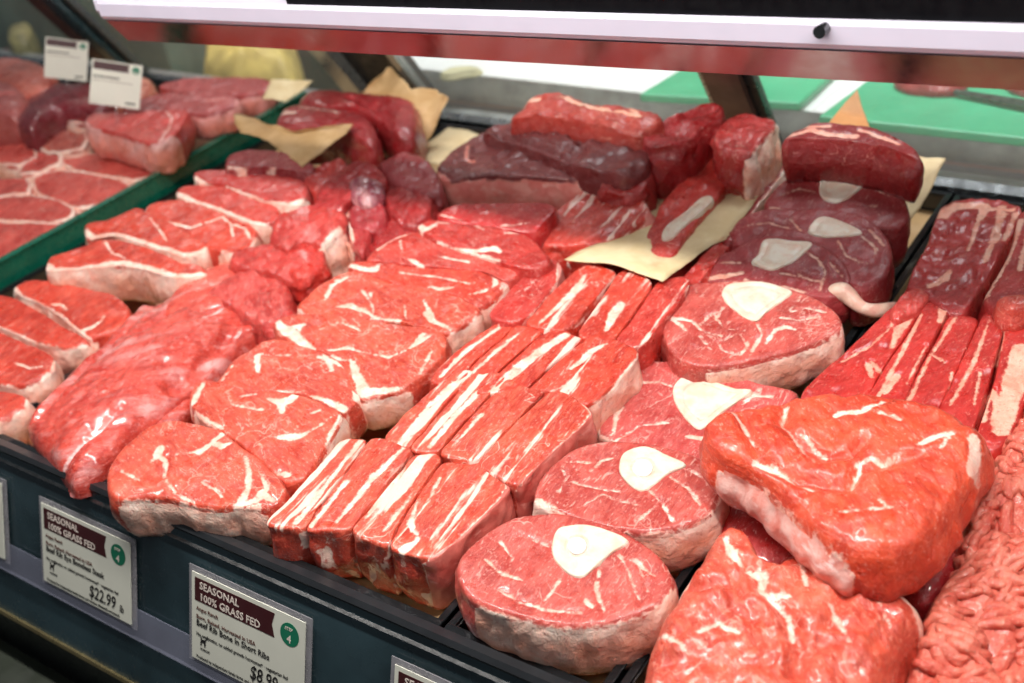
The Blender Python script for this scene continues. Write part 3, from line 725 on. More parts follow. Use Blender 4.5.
slab('offal_piece', [(105,88),(125,80),(150,80),(155,92),(135,104),(112,104)], .070,.05,0,0,meat((.66,.22,.14), marb=.4), dome=.012, er=.012, label='pale orange red piece just right of the right price card', cat='meat piece')

# --- loose chunks between strip steaks and rib eyes
G = 'irregular chunks of trimmed beef in the middle left'
def chunk(pts, z, th, lab, m=M_cube, **k):
    k.setdefault('er', .009); k.setdefault('amp', .0034); k.setdefault('rough_side', .0045)
    k.setdefault('sy', .1); k.setdefault('grain', .8)
    return slab('beef_chunk', pts, z, th, mat=m, label=lab, cat='beef chunk', group=G, **k)
Mck = meat((.56, .038, .030), marb=.15, fibre=.8, membrane=.12)
chunk([(268,236),(276,216),(292,205),(318,201),(340,208),(347,216),(340,228),(326,240),(318,243),(300,238),(285,246)], .076,.062,'large pale red chunk with a silvery side, left of the upper rib eyes', Mck, cap=[(5,[(322,243),(334,232),(340,226)])], cap_label='strip of silver skin')
chunk([(344,202),(352,206),(368,222),(371,233),(362,252),(350,240),(346,222)], .070,.05,'thin upright slice leaning on the right of the large pale chunk', meat((.48,.035,.035), marb=.1), cap=[(4,[(344,203),(349,222),(353,240)])])
chunk([(228,256),(236,248),(262,244),(290,246),(308,250),(322,258),(316,272),(296,280),(272,274),(248,268),(232,266)], .060,.055,'chunk with a torn ragged cut end just above the tenderloin', Mck)
chunk([(286,250),(298,240),(314,240),(323,246),(324,262),(312,274),(296,278),(286,268)], .064,.05,'deep red torn cube facing the front between chunk and rib eyes', meat((.60,.030,.020), marb=.2, fibre=1.))
chunk([(310,208),(318,190),(332,174),(350,163),(367,159),(384,170),(386,182),(368,190),(352,198),(340,210),(325,212)], .084,.055,'broad dark red chunk below the folded paper corner')
chunk([(378,162),(390,154),(408,151),(426,157),(440,176),(442,188),(430,194),(408,190),(390,180)], .088,.055,'purplish chunk below the crumpled paper', meat((.36,.040,.045), marb=.2))
chunk([(384,188),(400,184),(428,190),(431,206),(418,222),(400,222),(388,208)], .080,.055,'dark red cube left of the fat edged brown steak')
chunk([(350,206),(362,198),(380,198),(386,214),(374,228),(356,228),(348,218)], .076,.05,'small glossy chunk in the centre of the chunk pile', meat((.44,.026,.034), marb=.1, wet=.9))
chunk([(304,174),(322,162),(342,155),(346,166),(334,178),(316,188),(305,184)], .078,.05,'pink red chunk showing under the folded paper triangle', Mck)
chunk([(348,184),(360,174),(378,178),(384,190),(368,202),(352,198)], .088,.04,'purple tinged chunk with silver skin in the upper pile', meat((.30,.035,.060), marb=.1, membrane=.5, wet=.9))
chunk([(388,222),(404,216),(420,226),(414,240),(398,242),(386,234)], .066,.04,'small wet scrap beside the left end of the upper rib eyes')
chunk([(372,232),(386,226),(396,238),(388,248),(374,250)], .064,.04,'tiny dark scrap in the gap right of the upright slice')
chunk([(205,292),(216,280),(240,270),(262,272),(286,282),(292,296),(286,312),(268,322),(250,318),(232,306)], .048,.05,'jagged dark edged chunk lying on the head of the tenderloin', meat((.58,.050,.040), marb=.1, fibre=1.))
chunk([(258,304),(276,298),(292,304),(294,318),(284,332),(268,334),(258,322)], .044,.05,'ragged red scrap between tenderloin and rib eyes', meat((.50,.035,.03), marb=.2, fibre=1.))

# --- tenderloins
G = None
slab('beef_tenderloin', [(27,434),(40,414),(62,392),(90,364),(118,338),(134,322),(152,309),(166,310),(184,296),(206,286),(232,284),(250,292),(264,306),(272,322),(273,336),(262,342),(248,350),(236,362),(224,378),(206,392),(180,410),(156,430),(132,450),(112,468),(92,482),(74,489),(62,476),(44,456)],
     .012,.012,.02,0,M_tender, zfloor=-.008, taper=.9, dome=.032, er=.012, grain=-.72, amp=.0030, res=.0024, bulge=.006,
     veins=[((2,7,3),[(196,312),(222,298),(246,296)]),((2,4,2),[(210,340),(226,330),(236,318)]),((2,5,2),[(64,470),(88,456),(112,440)])],  # silver skin bands, with glossy highlights painted in as pale colour
     grooves=[(7,[(158,310),(150,330),(128,352),(96,380),(66,408),(44,428)]),(7,[(262,326),(240,340),(222,362),(200,386),(176,402)]),(4,[(208,296),(190,316),(176,332),(150,352)]),(3,[(64,472),(96,450),(128,428)])],
     label='long whole tenderloin with silvery membrane reaching over the front rim', cat='tenderloin')
slab('beef_tenderloin', [(136,452),(160,428),(184,406),(196,398),(198,410),(186,424),(160,444),(140,460)], .006,.03,.02,0,M_tender, dome=.012, er=.008, grain=-.72,
     label='thin tail of tenderloin peeking out between the long one and the front rib eye', cat='tenderloin')
slab('beef_tenderloin', [(158,318),(170,300),(190,282),(214,268),(240,264),(258,272),(268,288),(256,304),(236,310),(210,318),(186,330)], .034,.045,.03,0,meat((.74,.085,.055), marb=0, fibre=.6, membrane=.3, wet=.7), dome=.014, er=.010, grain=-.7,
     label='smooth red tenderloin head behind the silvery one', cat='tenderloin')

# --- rib eye steaks
G = 'rib eye steaks overlapping in the centre left row'
def ribeye(pts, z, th, lab, veins, cap=(), m=M_rib, **k):
    k.setdefault('sy', .10); k.setdefault('grain', 1.25)
    return slab('rib_eye_steak', pts, z, th, mat=m, veins=veins, cap=cap, label=lab, cat='steak', group=G, **k)
ribeye([(106,487),(107,470),(116,453),(132,437),(152,424),(172,419),(198,423),(222,430),(245,448),(270,466),(286,487),(281,499),(265,508),(240,507),(215,508),(190,504),(165,498),(140,498),(120,500),(110,496)],
       .036,.040,'frontmost rib eye steak with a round centre muscle and white star of fat',
       [((3,6,3),[(152,460),(160,456),(166,462),(164,478)]),((3,9),[(152,462),(160,450)]),((8,5,8,2),[(200,452),(212,442),(222,446),(230,442)]),((6,3),[(214,440),(222,434)]),
        ((1.5,1,1),[(166,456),(180,454),(200,452)]),((2.5,4,5,8),[(245,456),(249,472),(248,488),(241,503)]),((10,4),[(262,494),(272,500)]),((6,5),[(236,506),(262,498)]),
        (1.3,[(166,480),(176,494),(195,502)]),((1.5,.8),[(120,470),(140,480)]),((1.5,.8),[(214,488),(222,492)]),(1,[(202,482),(215,489),(222,496)]),(2,[(262,474),(268,492)])],
       [(6,[(122,502),(140,500),(165,501),(190,507),(215,511),(240,510),(258,506)])])
ribeye([(190,404),(191,389),(203,378),(222,382),(245,388),(270,389),(300,394),(328,404),(342,413),(336,428),(322,450),(306,474),(290,482),(278,478),(262,462),(245,448),(225,434),(205,422)],
       .040,.036,'second rib eye from the front with scattered white knots of fat',
       [((8,4),[(192,402),(203,384)]),((3,4,2),[(192,410),(206,420),(222,428)]),((3,8,8,3),[(268,398),(281,402),(290,400),(300,392)]),((8,3),[(281,402),(282,412)]),
        ((3,8,4),[(277,437),(291,437),(304,434)]),(1,[(304,434),(322,424),(334,414)]),((3,6),[(277,473),(288,474)]),(1.2,[(232,404),(262,410)]),(1,[(240,396),(256,394)]),((2,4),[(206,420),(218,434)]),((2,3.5,2),[(325,444),(333,428),(340,414)]),
        ((5,2),[(312,412),(320,410)])],
       [(3,[(326,450),(338,430),(344,414)])])
ribeye([(216,384),(222,372),(234,358),(250,348),(262,340),(280,338),(300,344),(325,352),(348,366),(362,386),(358,399),(343,411),(328,406),(305,396),(270,391),(240,390)],
       .044,.036,'third rib eye from the front with a branched white seam',
       [((4,6,2),[(258,372),(257,356),(262,352)]),((3,6,8),[(312,396),(330,402),(343,408)]),((2,4,4,9),[(318,356),(338,362),(352,372),(358,396)]),(1,[(262,354),(290,354)]),(1.3,[(232,366),(222,380)]),
        ((3,4),[(325,354),(332,370)]),(1,[(270,390),(300,392)])])
ribeye([(272,322),(284,314),(300,312),(320,313),(340,315),(365,318),(390,322),(410,325),(430,327),(444,332),(447,341),(441,355),(427,370),(404,387),(388,392),(366,398),(352,392),(345,372),(330,356),(300,346),(284,340)],
       .050,.034,'fourth rib eye from the front with a large white left end of fat',
       [((4,10,10,8),[(275,318),(284,330),(296,337),(312,350)]),((10,5),[(284,330),(304,324)]),((6,3),[(296,337),(300,328)]),((2,3,5,4),[(388,357),(405,350),(420,341),(428,336)]),((4,6),[(414,344),(422,334)]),
        ((1,3,1.5),[(328,350),(350,347),(360,351)]),((2,9,11,5),[(350,358),(357,374),(364,392),(396,388)]),((3,3,2),[(420,372),(426,360),(432,350)]),(1.2,[(320,330),(340,322),(360,330)]),(1,[(360,351),(390,357)]),(2,[(345,360),(332,356)])],
       [(4,[(362,400),(388,395),(405,389)])])
ribeye([(296,306),(307,294),(322,282),(338,274),(352,270),(372,275),(400,284),(430,289),(456,293),(472,299),(480,310),(464,322),(446,332),(420,326),(395,321),(372,322),(340,318),(315,317)],
       .056,.034,'fifth rib eye from the front with a rounded centre muscle',
       [((3,5,3),[(325,299),(332,285),(346,277)]),((3,7,7,3),[(337,306),(350,305),(360,310)]),((2,3,2),[(296,306),(306,314),(316,316)]),((2,4),[(360,308),(374,316)]),((4,6,2),[(425,312),(432,320),(450,328)]),(1.2,[(362,290),(372,304),(374,316)]),
        (1,[(370,293),(372,300)]),((2,4,1),[(424,300),(430,312),(436,322)]),(1,[(404,305),(406,318)]),(1.5,[(335,280),(352,276)]),(2,[(372,318),(400,320)])],
       [(3,[(480,312),(464,325),(446,334)])])
ribeye([(347,264),(356,260),(375,259),(400,258),(430,260),(460,262),(488,264),(508,270),(511,278),(502,290),(488,302),(476,306),(456,296),(430,291),(400,286),(375,278),(358,271)],
       .062,.034,'sixth rib eye from the front with a looping seam at its right end',
       [((4,7,6,2),[(350,264),(364,268),(376,270),(380,262)]),((3,5,5,2),[(384,284),(396,288),(408,292),(414,288)]),((2,5,3),[(430,286),(442,288),(453,287)]),((2,3,4,3),[(470,294),(484,290),(496,284),(494,274)]),((3,3),[(494,274),(482,268)]),(1,[(400,272),(440,276),(470,284)]),(1.2,[(376,264),(400,262)]),(2,[(498,268),(506,278),(500,288)])],
       [(2.5,[(510,280),(502,292),(490,304),(478,308)])], m=meat(FRESH, marb=.6))
ribeye([(366,259),(376,247),(393,236),(410,231),(424,232),(445,240),(468,248),(498,256),(522,264),(518,274),(505,280),(485,272),(450,268),(415,265),(390,262)],
       .068,.034,'seventh rib eye from the front with a thin white outline at its back',
       [((2,6,3),[(408,258),(416,262),(422,266)]),((2,3,2),[(378,250),(392,238),(410,233)]),((1.5,2,5,3),[(424,234),(446,243),(470,250),(495,256)]),(1,[(400,240),(402,252)]),(1.2,[(440,256),(470,262)])], m=meat((.62,.055,.038), marb=.5))
ribeye([(416,226),(428,219),(450,221),(480,224),(510,229),(532,238),(545,250),(550,260),(536,268),(518,268),(490,258),(458,248),(432,238)],
       .076,.034,'glossy deep red rib eye third from the back of its row',
       [((3,9,3),[(418,222),(424,230),(436,224)]),((2,6,8,3),[(455,248),(474,250),(495,248),(500,252)]),((3,2),[(470,252),(500,260)]),((2,4),[(505,231),(532,234)]),(1.2,[(436,240),(458,248)]),(1,[(436,222),(470,222),(485,230)])], m=M_ribback)
ribeye([(436,216),(444,207),(470,203),(505,202),(540,202),(556,206),(548,218),(533,230),(508,230),(480,224),(455,222)],
       .080,.032,'bright red thin steak directly under the pale edge of the brown steak', [(2,[(500,226),(520,224),(532,222)]),(1.2,[(440,214),(460,220)])], m=meat((.56,.018,.018), marb=.2, wet=.8))

# --- dark thick steaks at the back
slab('aged_thick_steak', [(437,172),(443,160),(462,143),(484,133),(505,138),(530,147),(552,158),(575,164),(598,168),(592,176),(570,178),(525,175),(480,176),(450,178)], .092,.048,.05,0,M_brown,
     cap=[(6,[(436,172),(450,180),(480,178),(525,177),(570,180),(594,177)])], cap_label='rosy pink fat side facing the front', cap_mat=ROSY, amp=.003, grain=1.2, veins=[(5,[(468,146),(466,158),(474,162)])],
     label='thick brownish aged steak with a rosy fat side to the front', cat='steak')
slab('aged_thick_steak', [(482,131),(495,123),(520,121),(545,127),(575,131),(605,134),(630,142),(648,152),(646,166),(625,176),(600,170),(570,163),(545,152),(515,140),(495,136)], .108,.055,.05,0,M_brown,
     amp=.004, grain=1.2, grooves=[(4,[(500,134),(540,148),(570,160)]),(3,[(570,132),(580,142)])], label='long brownish purple steak lying behind the rosy edged one', cat='steak')
slab('aged_thick_steak', [(513,120),(517,110),(530,99),(548,95),(560,96),(580,102),(605,107),(625,106),(645,112),(662,117),(655,128),(638,136),(615,132),(590,124),(555,118)], .132,.040,.25,0,meat((.48,.05,.035), marb=.8, fat=(.84,.50,.36)),
     veins=[((8,3),[(524,104),(540,100)]),((2,6,5,2),[(560,100),(590,110),(615,116),(640,120)]),((3,7),[(640,120),(630,110)])], amp=.004, grain=1.2, dome=.006, label='long fat streaked slab resting highest at the back centre', cat='steak')

# --- racks and rib pieces at back centre
G = 'bone in rib pieces on paper at the back centre'
def rib(name, pts, z, th, lab, m=M_rack, **k):
    k.setdefault('amp', .003); k.setdefault('rough_side', .004); k.setdefault('sy', .05)
    return slab(name, pts, z, th, mat=m, label=lab, cat=k.pop('cat', 'ribs'), group=G, **k)
rib('rib_rack', [(643,136),(660,124),(685,111),(705,103),(718,102),(724,108),(722,118),(705,126),(688,140),(668,146),(650,146)], .124,.075,'dark red rack standing left of the brown door post', meat((.40,.018,.022), marb=.1, fibre=.6), grooves=[(3,[(662,130),(690,116),(712,107)])])
rib('rib_rack', [(714,142),(718,128),(732,114),(746,112),(764,116),(774,118),(776,126),(764,138),(750,152),(738,150),(724,148)], .122,.075,'blocky dark rack with a pale right side in front of the door post', meat((.44,.028,.026), marb=.3), cap=[(7,[(780,118),(778,128),(766,140),(752,154)])], cap_label='pale pink side of fat')
rib('short_rib_piece', [(532,234),(545,220),(568,200),(596,182),(612,178),(630,186),(648,206),(652,214),(640,222),(618,234),(590,244),(560,244),(540,242)], .070,.060,'short rib chunk with a striped raw front and pale right side', meat((.66,.055,.035), marb=.4, stripe=.6), cap=[(10,[(652,208),(650,222),(634,232)])], cap_label='smooth pale pink side', cap_mat=ROSY, sy=.15)
rib('rib_piece', [(600,186),(616,170),(638,152),(650,160),(652,176),(640,192),(620,192)], .092,.060,'dark red block behind the striped short rib chunk', meat((.44,.030,.028), marb=.1), cat='ribs')
rib('back_rib_piece', [(641,252),(648,232),(657,214),(668,196),(682,180),(700,163),(716,151),(730,152),(733,166),(727,184),(715,202),(698,222),(684,242),(674,258),(660,264),(645,262)], .070,.050,'long narrow rib piece pointing back with a pale strip of bone on top', meat((.62,.040,.028), marb=.3), sy=.09,
    bone=[(662,232),(668,224),(684,212),(700,198),(710,195),(713,200),(700,212),(684,226),(672,238),(663,240)], dome=.004)
rib('cut_rib_strip', [(722,236),(738,214),(758,190),(776,168),(786,158),(788,166),(774,186),(756,208),(740,230),(729,244)], .064,.05,'thin dark strip of rib with a pale edge right of the long rib piece', meat((.38,.020,.022), marb=.2), cap=[(4,[(788,164),(774,186),(756,208),(740,230)])])
rib('cut_rib_strip', [(672,286),(690,266),(708,248),(722,238),(730,242),(722,256),(704,276),(688,294),(676,298)], .056,.05,'raggedy red rib strip beside the third round shank slice', meat((.58,.035,.025), marb=.4, stripe=.3))

# --- short rib rows
G = 'striped short ribs packed in rows'
def short(pts, z, th, lab, m=M_short, **k):
    k.setdefault('sy', .05); k.setdefault('grain', 0.05); k.setdefault('er', .0028); k.setdefault('rough_side', .0022); k.setdefault('bulge', .002)
    return slab('short_rib', pts, z, th, mat=m, label=lab, cat='short rib', group=G, **k)
S5 = (5, 4)
short([(266,524),(282,505),(305,480),(328,454),(340,440),(355,437),(366,440),(352,462),(332,488),(316,510),(304,528),(285,528)], .040,.052,'front row short rib at the far left beside the front rib eye', veins=[((5,4,5),[(296,522),(326,484),(360,440)])])
short([(306,529),(318,510),(334,488),(354,462),(369,440),(384,438),(400,444),(412,450),(398,470),(378,494),(362,514),(350,528),(330,531)], .042,.054,'second short rib from the left in the front row', veins=[((4,5),[(310,526),(346,482)]),((3,6,3),[(336,522),(370,480),(404,447)])])
short([(352,530),(364,514),(380,494),(398,472),(412,456),(424,453),(434,452),(441,458),(428,478),(410,504),(396,528),(388,545),(372,541)], .042,.054,'third short rib from the left in the front row with a wide white streak', veins=[((3,8,8,2),[(368,512),(382,492),(395,476),(404,466)]),(2,[(384,530),(410,496)])])
short([(390,547),(398,528),(412,504),(430,478),(444,462),(462,462),(487,461),(499,468),(510,484),(502,498),(480,520),(455,542),(432,558),(410,554)], .042,.054,'largest front row short rib, its smooth pink side facing right', veins=[((2,4,3,8),[(418,500),(410,522),(418,538),(404,548)]),(2,[(440,478),(428,500)])], cap=[(9,[(500,464),(512,484),(503,500),(480,523),(455,546),(430,562)])], cap_label='smooth pink outer side', cap_mat=PINKSIDE)
short([(384,437),(398,420),(420,399),(444,380),(462,370),(474,372),(458,390),(438,412),(420,434),(408,447),(395,443)], .048,.040,'leftmost short rib in the second row', veins=[((3,5,3),[(400,440),(430,404),(464,374)])])
short([(410,448),(422,434),(440,412),(460,390),(476,373),(496,371),(506,376),(490,394),(468,418),(450,438),(438,450),(424,452)], .049,.040,'second short rib from the left in the second row', veins=[((3,6,5,2),[(430,446),(456,414),(482,388),(500,376)])])
short([(440,452),(452,438),(470,418),(492,394),(508,379),(528,386),(544,390),(528,408),(508,428),(490,446),(476,460),(458,458)], .050,.040,'short rib in the middle of the second row with a rubbery white patch', veins=[((2,3),[(452,446),(482,414)]),((3,7,3),[(492,448),(514,430),(520,418)])])
short([(478,462),(492,446),(510,428),(530,408),(548,391),(566,392),(580,400),(592,410),(588,420),(566,440),(542,462),(520,484),(500,478)], .050,.050,'rightmost short rib in the second row with a smooth right side', cap=[(8,[(583,398),(596,411),(588,424),(566,444),(542,466),(520,490)])], cap_label='smooth pink outer side', cap_mat=PINKSIDE)
short([(430,378),(446,360),(466,343),(486,329),(500,322),(514,324),(504,336),(484,352),(466,370),(452,384),(440,384)], .052,.040,'leftmost short rib in the third row', M_shortback, veins=[((3,5,2),[(440,376),(466,350),(500,326)])])
short([(454,386),(468,370),(486,352),(506,336),(516,325),(532,327),(542,332),(524,348),(504,366),(488,382),(474,392)], .053,.040,'second short rib from the left in the third row', M_shortback, veins=[((2,4,2),[(462,382),(490,356),(522,330)])])
short([(476,393),(490,382),(506,366),(526,348),(544,333),(560,328),(576,334),(582,340),(562,356),(542,374),(526,388),(508,392)], .054,.040,'third short rib from the left in the third row with a broad pale band', M_shortback, veins=[((8,12,8),[(492,392),(524,362),(566,334)])])
short([(528,390),(544,374),(564,356),(584,340),(596,334),(616,338),(634,346),(638,354),(628,370),(608,388),(588,404),(574,398),(552,390)], .055,.046,'rightmost short rib in the third row', M_shortback, veins=[((3,7,2),[(572,368),(592,350),(606,344)]),((3,2),[(546,392),(566,384)])], cap=[(4,[(640,350),(638,358),(610,390),(590,407)])])
short([(489,314),(500,300),(516,284),(532,270),(546,260),(557,259),(562,268),(556,282),(543,300),(528,316),(512,322),(498,320)], .062,.042,'leftmost short rib in the back row with a pinkish pale side', meat((.60,.04,.03), marb=.2, stripe=.3), cap=[(6,[(560,262),(560,280),(546,302),(530,318)])], cap_label='pale pink membrane side', cap_mat=ROSY)
short([(526,322),(540,304),(556,288),(572,274),(588,264),(602,265),(616,272),(606,286),(590,304),(576,322),(562,330),(542,328)], .060,.042,'short rib in the back row beside the paper sheet, with a pointed white streak', meat(FRESH, marb=.3, stripe=.3), veins=[((2,5,8,2),[(540,322),(562,302),(578,286),(586,274)])])
short([(578,332),(590,314),(606,290),(618,273),(632,268),(646,276),(652,286),(640,304),(626,324),(612,340),(595,340)], .060,.044,'third short rib in the back row with a milky patch at its front', meat(FRESH, marb=.3, stripe=.35), veins=[((4,10,8),[(606,330),(614,312),(620,304)])])
short([(616,340),(628,324),(642,304),(656,284),(668,278),(684,276),(690,282),(680,300),(664,320),(648,340),(634,346)], .058,.050,'rightmost short rib in the back row, dark on its right side', meat((.62,.045,.030), marb=.2, stripe=.2))

# --- shank slices
G = 'round bone in shank slices'
def shank(pts, z, th, lab, bone, marrow, veins=(), cap=(), m=M_shank, **k):
    k.setdefault('sy', .06)
    return slab('shank_slice', pts, z, th, mat=m, bone=bone, marrow=marrow, veins=veins, cap=cap, label=lab, cat='shank slice', group=G, cap_label='creamy outer fat', **k)
shank([(456,575),(459,558),(472,542),(492,527),(515,516),(548,512),(580,515),(612,525),(640,539),(660,555),(672,573),(672,588),(661,602),(640,614),(610,623),(575,627),(545,625),(515,618),(486,608),(466,594)], .046,.046,
      'frontmost round shank slice with an off centre white bone at the tray corner',
      [(552,543),(557,529),(568,525),(586,524),(606,529),(628,540),(612,552),(600,562),(586,574),(576,576),(566,571),(554,558)], ((577,545),9),
      [(1.5,[(486,560),(505,575),(520,580)]),(1.5,[(500,590),(520,602),(545,610),(580,612)]),((1.3,1),[(600,565),(596,588),(604,610)]),((1.3,1),[(620,555),(632,580),(640,600)]),(1,[(500,540),(512,556),(508,575)]),((3,2),[(586,600),(592,606)]),(1,[(632,560),(655,575)]),(1,[(640,560),(648,590)]),(1,[(520,535),(548,545)]),(1,[(560,580),(545,600)])],
      [(4,[(478,606),(515,620),(545,627),(575,629),(610,625),(641,616),(663,603),(674,588)])])
shank([(533,497),(539,479),(554,461),(575,447),(600,441),(625,440),(655,443),(685,450),(708,461),(722,476),(725,494),(714,509),(695,521),(670,529),(640,533),(610,529),(580,521),(552,511),(537,504)], .050,.042,
      'second shank slice from the front with a neat white ring of bone',
      [(619,470),(622,454),(634,447),(648,446),(668,455),(686,464),(668,473),(654,484),(641,490),(628,483)], ((643,467),9),
      [(1.2,[(562,464),(566,480),(558,492)]),(1.2,[(566,460),(590,462),(612,458)]),(1.2,[(572,482),(596,488),(620,492)]),(1,[(590,470),(600,462)]),(1,[(582,506),(604,494),(616,500),(640,505)]),(1.3,[(650,490),(664,505),(672,520)]),(1,[(670,476),(690,490),(700,505)]),((3,1),[(536,498),(556,508)]),(1,[(640,520),(655,505)]),(1,[(690,470),(705,478)])],
      [(5,[(534,500),(552,513),(580,524),(610,532),(640,536),(670,532),(696,524),(716,511),(727,494),(724,476)])])
shank([(598,434),(602,408),(613,384),(630,366),(655,360),(690,362),(725,370),(760,382),(790,388),(798,394),(785,404),(760,412),(732,430),(718,450),(700,462),(672,462),(645,452),(618,442)], .026,.04,
      'shank slice half hidden under the big red roast, with a wide pale bone',
      [(673,388),(682,376),(694,374),(712,380),(735,388),(752,390),(736,402),(722,412),(708,424),(698,428),(686,418),(676,404)], None,
      [((3,5,4,2),[(613,435),(616,415),(624,400),(636,388)]),(1.5,[(630,382),(660,382),(672,386)]),(1.5,[(616,440),(640,425),(670,422)]),((3,5),[(688,436),(712,440)]),((2,3),[(745,394),(772,396)]),(1.5,[(760,388),(742,404)])],
      [(3,[(600,410),(598,434),(618,444)])], m=meat((.60,.085,.075), marb=.7))
shank([(659,318),(661,303),(674,290),(694,282),(722,280),(752,279),(780,284),(812,295),(834,309),(843,323),(840,331),(820,340),(790,350),(752,360),(715,366),(685,362),(670,348),(662,333)], .052,.040,
      'large shank slice in the middle of the row with a teardrop bone',
      [(722,292),(727,284),(742,281),(760,281),(778,285),(792,291),(784,299),(775,305),(766,312),(757,320),(744,316),(733,308),(725,300)], None,
      [(1.3,[(668,316),(692,322),(704,332),(722,336)]),(1.3,[(700,326),(708,316),(724,308)]),(1.2,[(724,306),(716,318),(726,328),(744,330)]),((2,4,5,2),[(766,342),(775,330),(785,326),(795,328)]),(1.3,[(756,322),(762,334),(752,350)]),(1,[(725,340),(738,332),(748,344),(740,354),(722,350),(718,342)]),(1.2,[(790,312),(806,308),(826,312)]),(1,[(780,318),(800,320),(820,316)]),((3,2),[(670,316),(686,330)]),(1,[(700,336),(712,350)]),(1.2,[(800,296),(790,310)])],
      [(4,[(712,369),(750,363),(790,353),(820,343),(843,332),(846,322)])])
shank([(700,274),(706,262),(716,254),(730,249),(748,240),(768,235),(795,236),(815,240),(836,252),(848,266),(852,280),(842,292),(826,297),(800,294),(775,288),(742,283),(708,281)], .058,.036,
      'dark shank slice behind the large middle one with a jagged pale bone',
      [(752,262),(758,254),(763,240),(775,238),(792,240),(812,242),(804,252),(795,260),(782,266),(770,269)], None,
      [((4,6,4),[(704,278),(725,276),(742,272)]),(1.6,[(800,248),(818,258),(825,272),(820,290)]),(2,[(798,274),(812,280),(824,280)]),(1.2,[(715,262),(740,262)]),(1,[(780,272),(800,276)]),(1,[(830,262),(842,275)]),(3,[(745,280),(780,286),(804,292)])], m=M_shankdark, sy=.24)
shank([(733,244),(731,228),(744,214),(765,208),(800,208),(835,209),(866,217),(885,232),(893,252),(888,272),(872,287),(856,290),(846,276),(832,254),(808,240),(780,236),(752,242)], .066,.040,
      'dark shank slice with a trailing scrap of fat reaching the tray rim',
      [(808,231),(814,220),(824,216),(840,220),(862,231),(852,235),(836,236),(820,236)], None,
      [(1.5,[(862,236),(876,248),(874,262),(858,262)]),(1.5,[(838,240),(846,256),(862,262)]),(1,[(790,218),(800,230)]),(1,[(740,226),(770,222),(790,228)]),(1.2,[(870,230),(884,246)])], m=M_shankdark, sy=.24)
shank([(764,204),(772,190),(786,178),(808,170),(832,167),(856,170),(880,178),(898,189),(908,203),(908,218),(896,228),(872,227),(842,218),(806,214),(778,213)], .078,.046,
      'backmost dark shank slice with a rounded tan bone under the upright roast',
      [(819,190),(822,178),(832,171),(850,170),(866,175),(869,180),(858,190),(846,199),(834,202),(823,198)], None,
      [(1,[(780,196),(800,188),(815,192)]),(1,[(868,184),(890,196)]),(2,[(770,208),(800,212),(820,214)]),(1,[(850,204),(876,206)])], m=M_shankdark, sy=.24)
tl = MB(); W = [on_z([p], z)[0] for p, z in (((826,292),.050),((842,290),.052),((850,297),.046),((860,308),.040),((874,312),.032),((890,308),.030),((898,304),.026))]
tl = tl.tube(np.array(W), [.006, .011, .009, .006, .008, .006, .003], 14).build('fat_scrap', FATSKIN, smooth=True)
sb_ = tl.modifiers.new('smooth', 'SUBSURF'); sb_.levels = sb_.render_levels = 2
tag(tl, 'twisted pinkish scrap of fat hanging over the tray rim toward the back ribs', 'fat')
slab('upright_roast', [(784,138),(798,127),(816,122),(842,123),(872,127),(900,138),(916,147),(921,157),(908,154),(892,148),(866,143),(838,139),(806,138)], .135,.046,.12,0,meat((.26,.010,.012), marb=.05, fibre=.5, fat=(.88,.50,.40), wet=.5),
     veins=[((5,8,7,8),[(788,136),(810,129),(830,134),(855,136)]),((3,5),[(800,126),(830,126)]),((4,2),[(860,130),(900,144)])], bulge=.004, taper=.97, label='upright dark red roast with a pale fat top behind the shank slices', cat='roast')

# --- back ribs on the right
G = 'fresh back ribs on the right'
def back(pts, z, th, lab, m=M_rack, **k):
    k.setdefault('er', .006); k.setdefault('sy', .06); k.setdefault('grain', -.15)
    return slab('back_rib', pts, z, th, mat=m, label=lab, cat='ribs', group=G, **k)
back([(934,222),(941,204),(958,195),(980,194),(1000,196),(1018,204),(1022,216),(1012,236),(998,262),(980,290),(968,308),(950,310),(928,298),(908,286),(914,266),(926,244)], .062,.05,'broad rib slab with a ragged pale fat top at the back right', meat((.44,.020,.020), marb=.3, fibre=.6, fat=(.88,.50,.38)),
     veins=[((16,10,12,6),[(942,212),(962,202),(985,204),(1012,210)]),((9,5,2),[(985,206),(978,222),(968,250)]),((4,3),[(1006,214),(990,240)]),((6,9,3),[(930,286),(945,278),(950,270)]),((8,5,3),[(1002,204),(998,232),(984,262)]),((6,3),[(1016,214),(1004,240)])], amp=.004)
back([(1020,212),(1040,205),(1060,230),(1050,280),(1036,312),(1010,318),(988,306),(984,296),(998,272),(1012,244)], .064,.05,'rib slab cut by the right edge behind the front rib fingers', meat((.46,.022,.020), marb=.3, fat=(.88,.50,.38)),
     veins=[((8,6,3),[(1020,220),(1008,256),(986,296)]),((4,6,4),[(1002,300),(1020,300),(1034,296)]),(3,[(1026,240),(1020,270)])])
RG = 'back'
back([(800,396),(818,374),(838,356),(858,338),(878,318),(894,304),(908,298),(918,304),(916,318),(906,336),(890,358),(878,378),(868,400),(850,410),(820,408)], .044,.05,'leftmost front rib finger with a white streak, beside the black tray rim',
     veins=[((2,8,8,2),[(892,346),(898,330),(906,322),(914,314)]),((1.6,1),[(842,360),(870,346),(890,328),(900,312)]),((5,2),[(868,364),(872,376)]),((2,4),[(872,360),(880,370)])])
back([(864,404),(876,380),(890,358),(906,336),(920,312),(930,298),(946,300),(950,308),(942,324),(930,346),(918,370),(908,396),(898,412),(880,414)], .048,.05,'second front rib finger from the left with a pale rounded tip',
     veins=[((8,5),[(946,302),(940,322)]),((1.5,3,1.5),[(878,396),(900,356),(922,314)]),((2,6),[(886,392),(896,376)]),(1.3,[(906,384),(926,346)])])
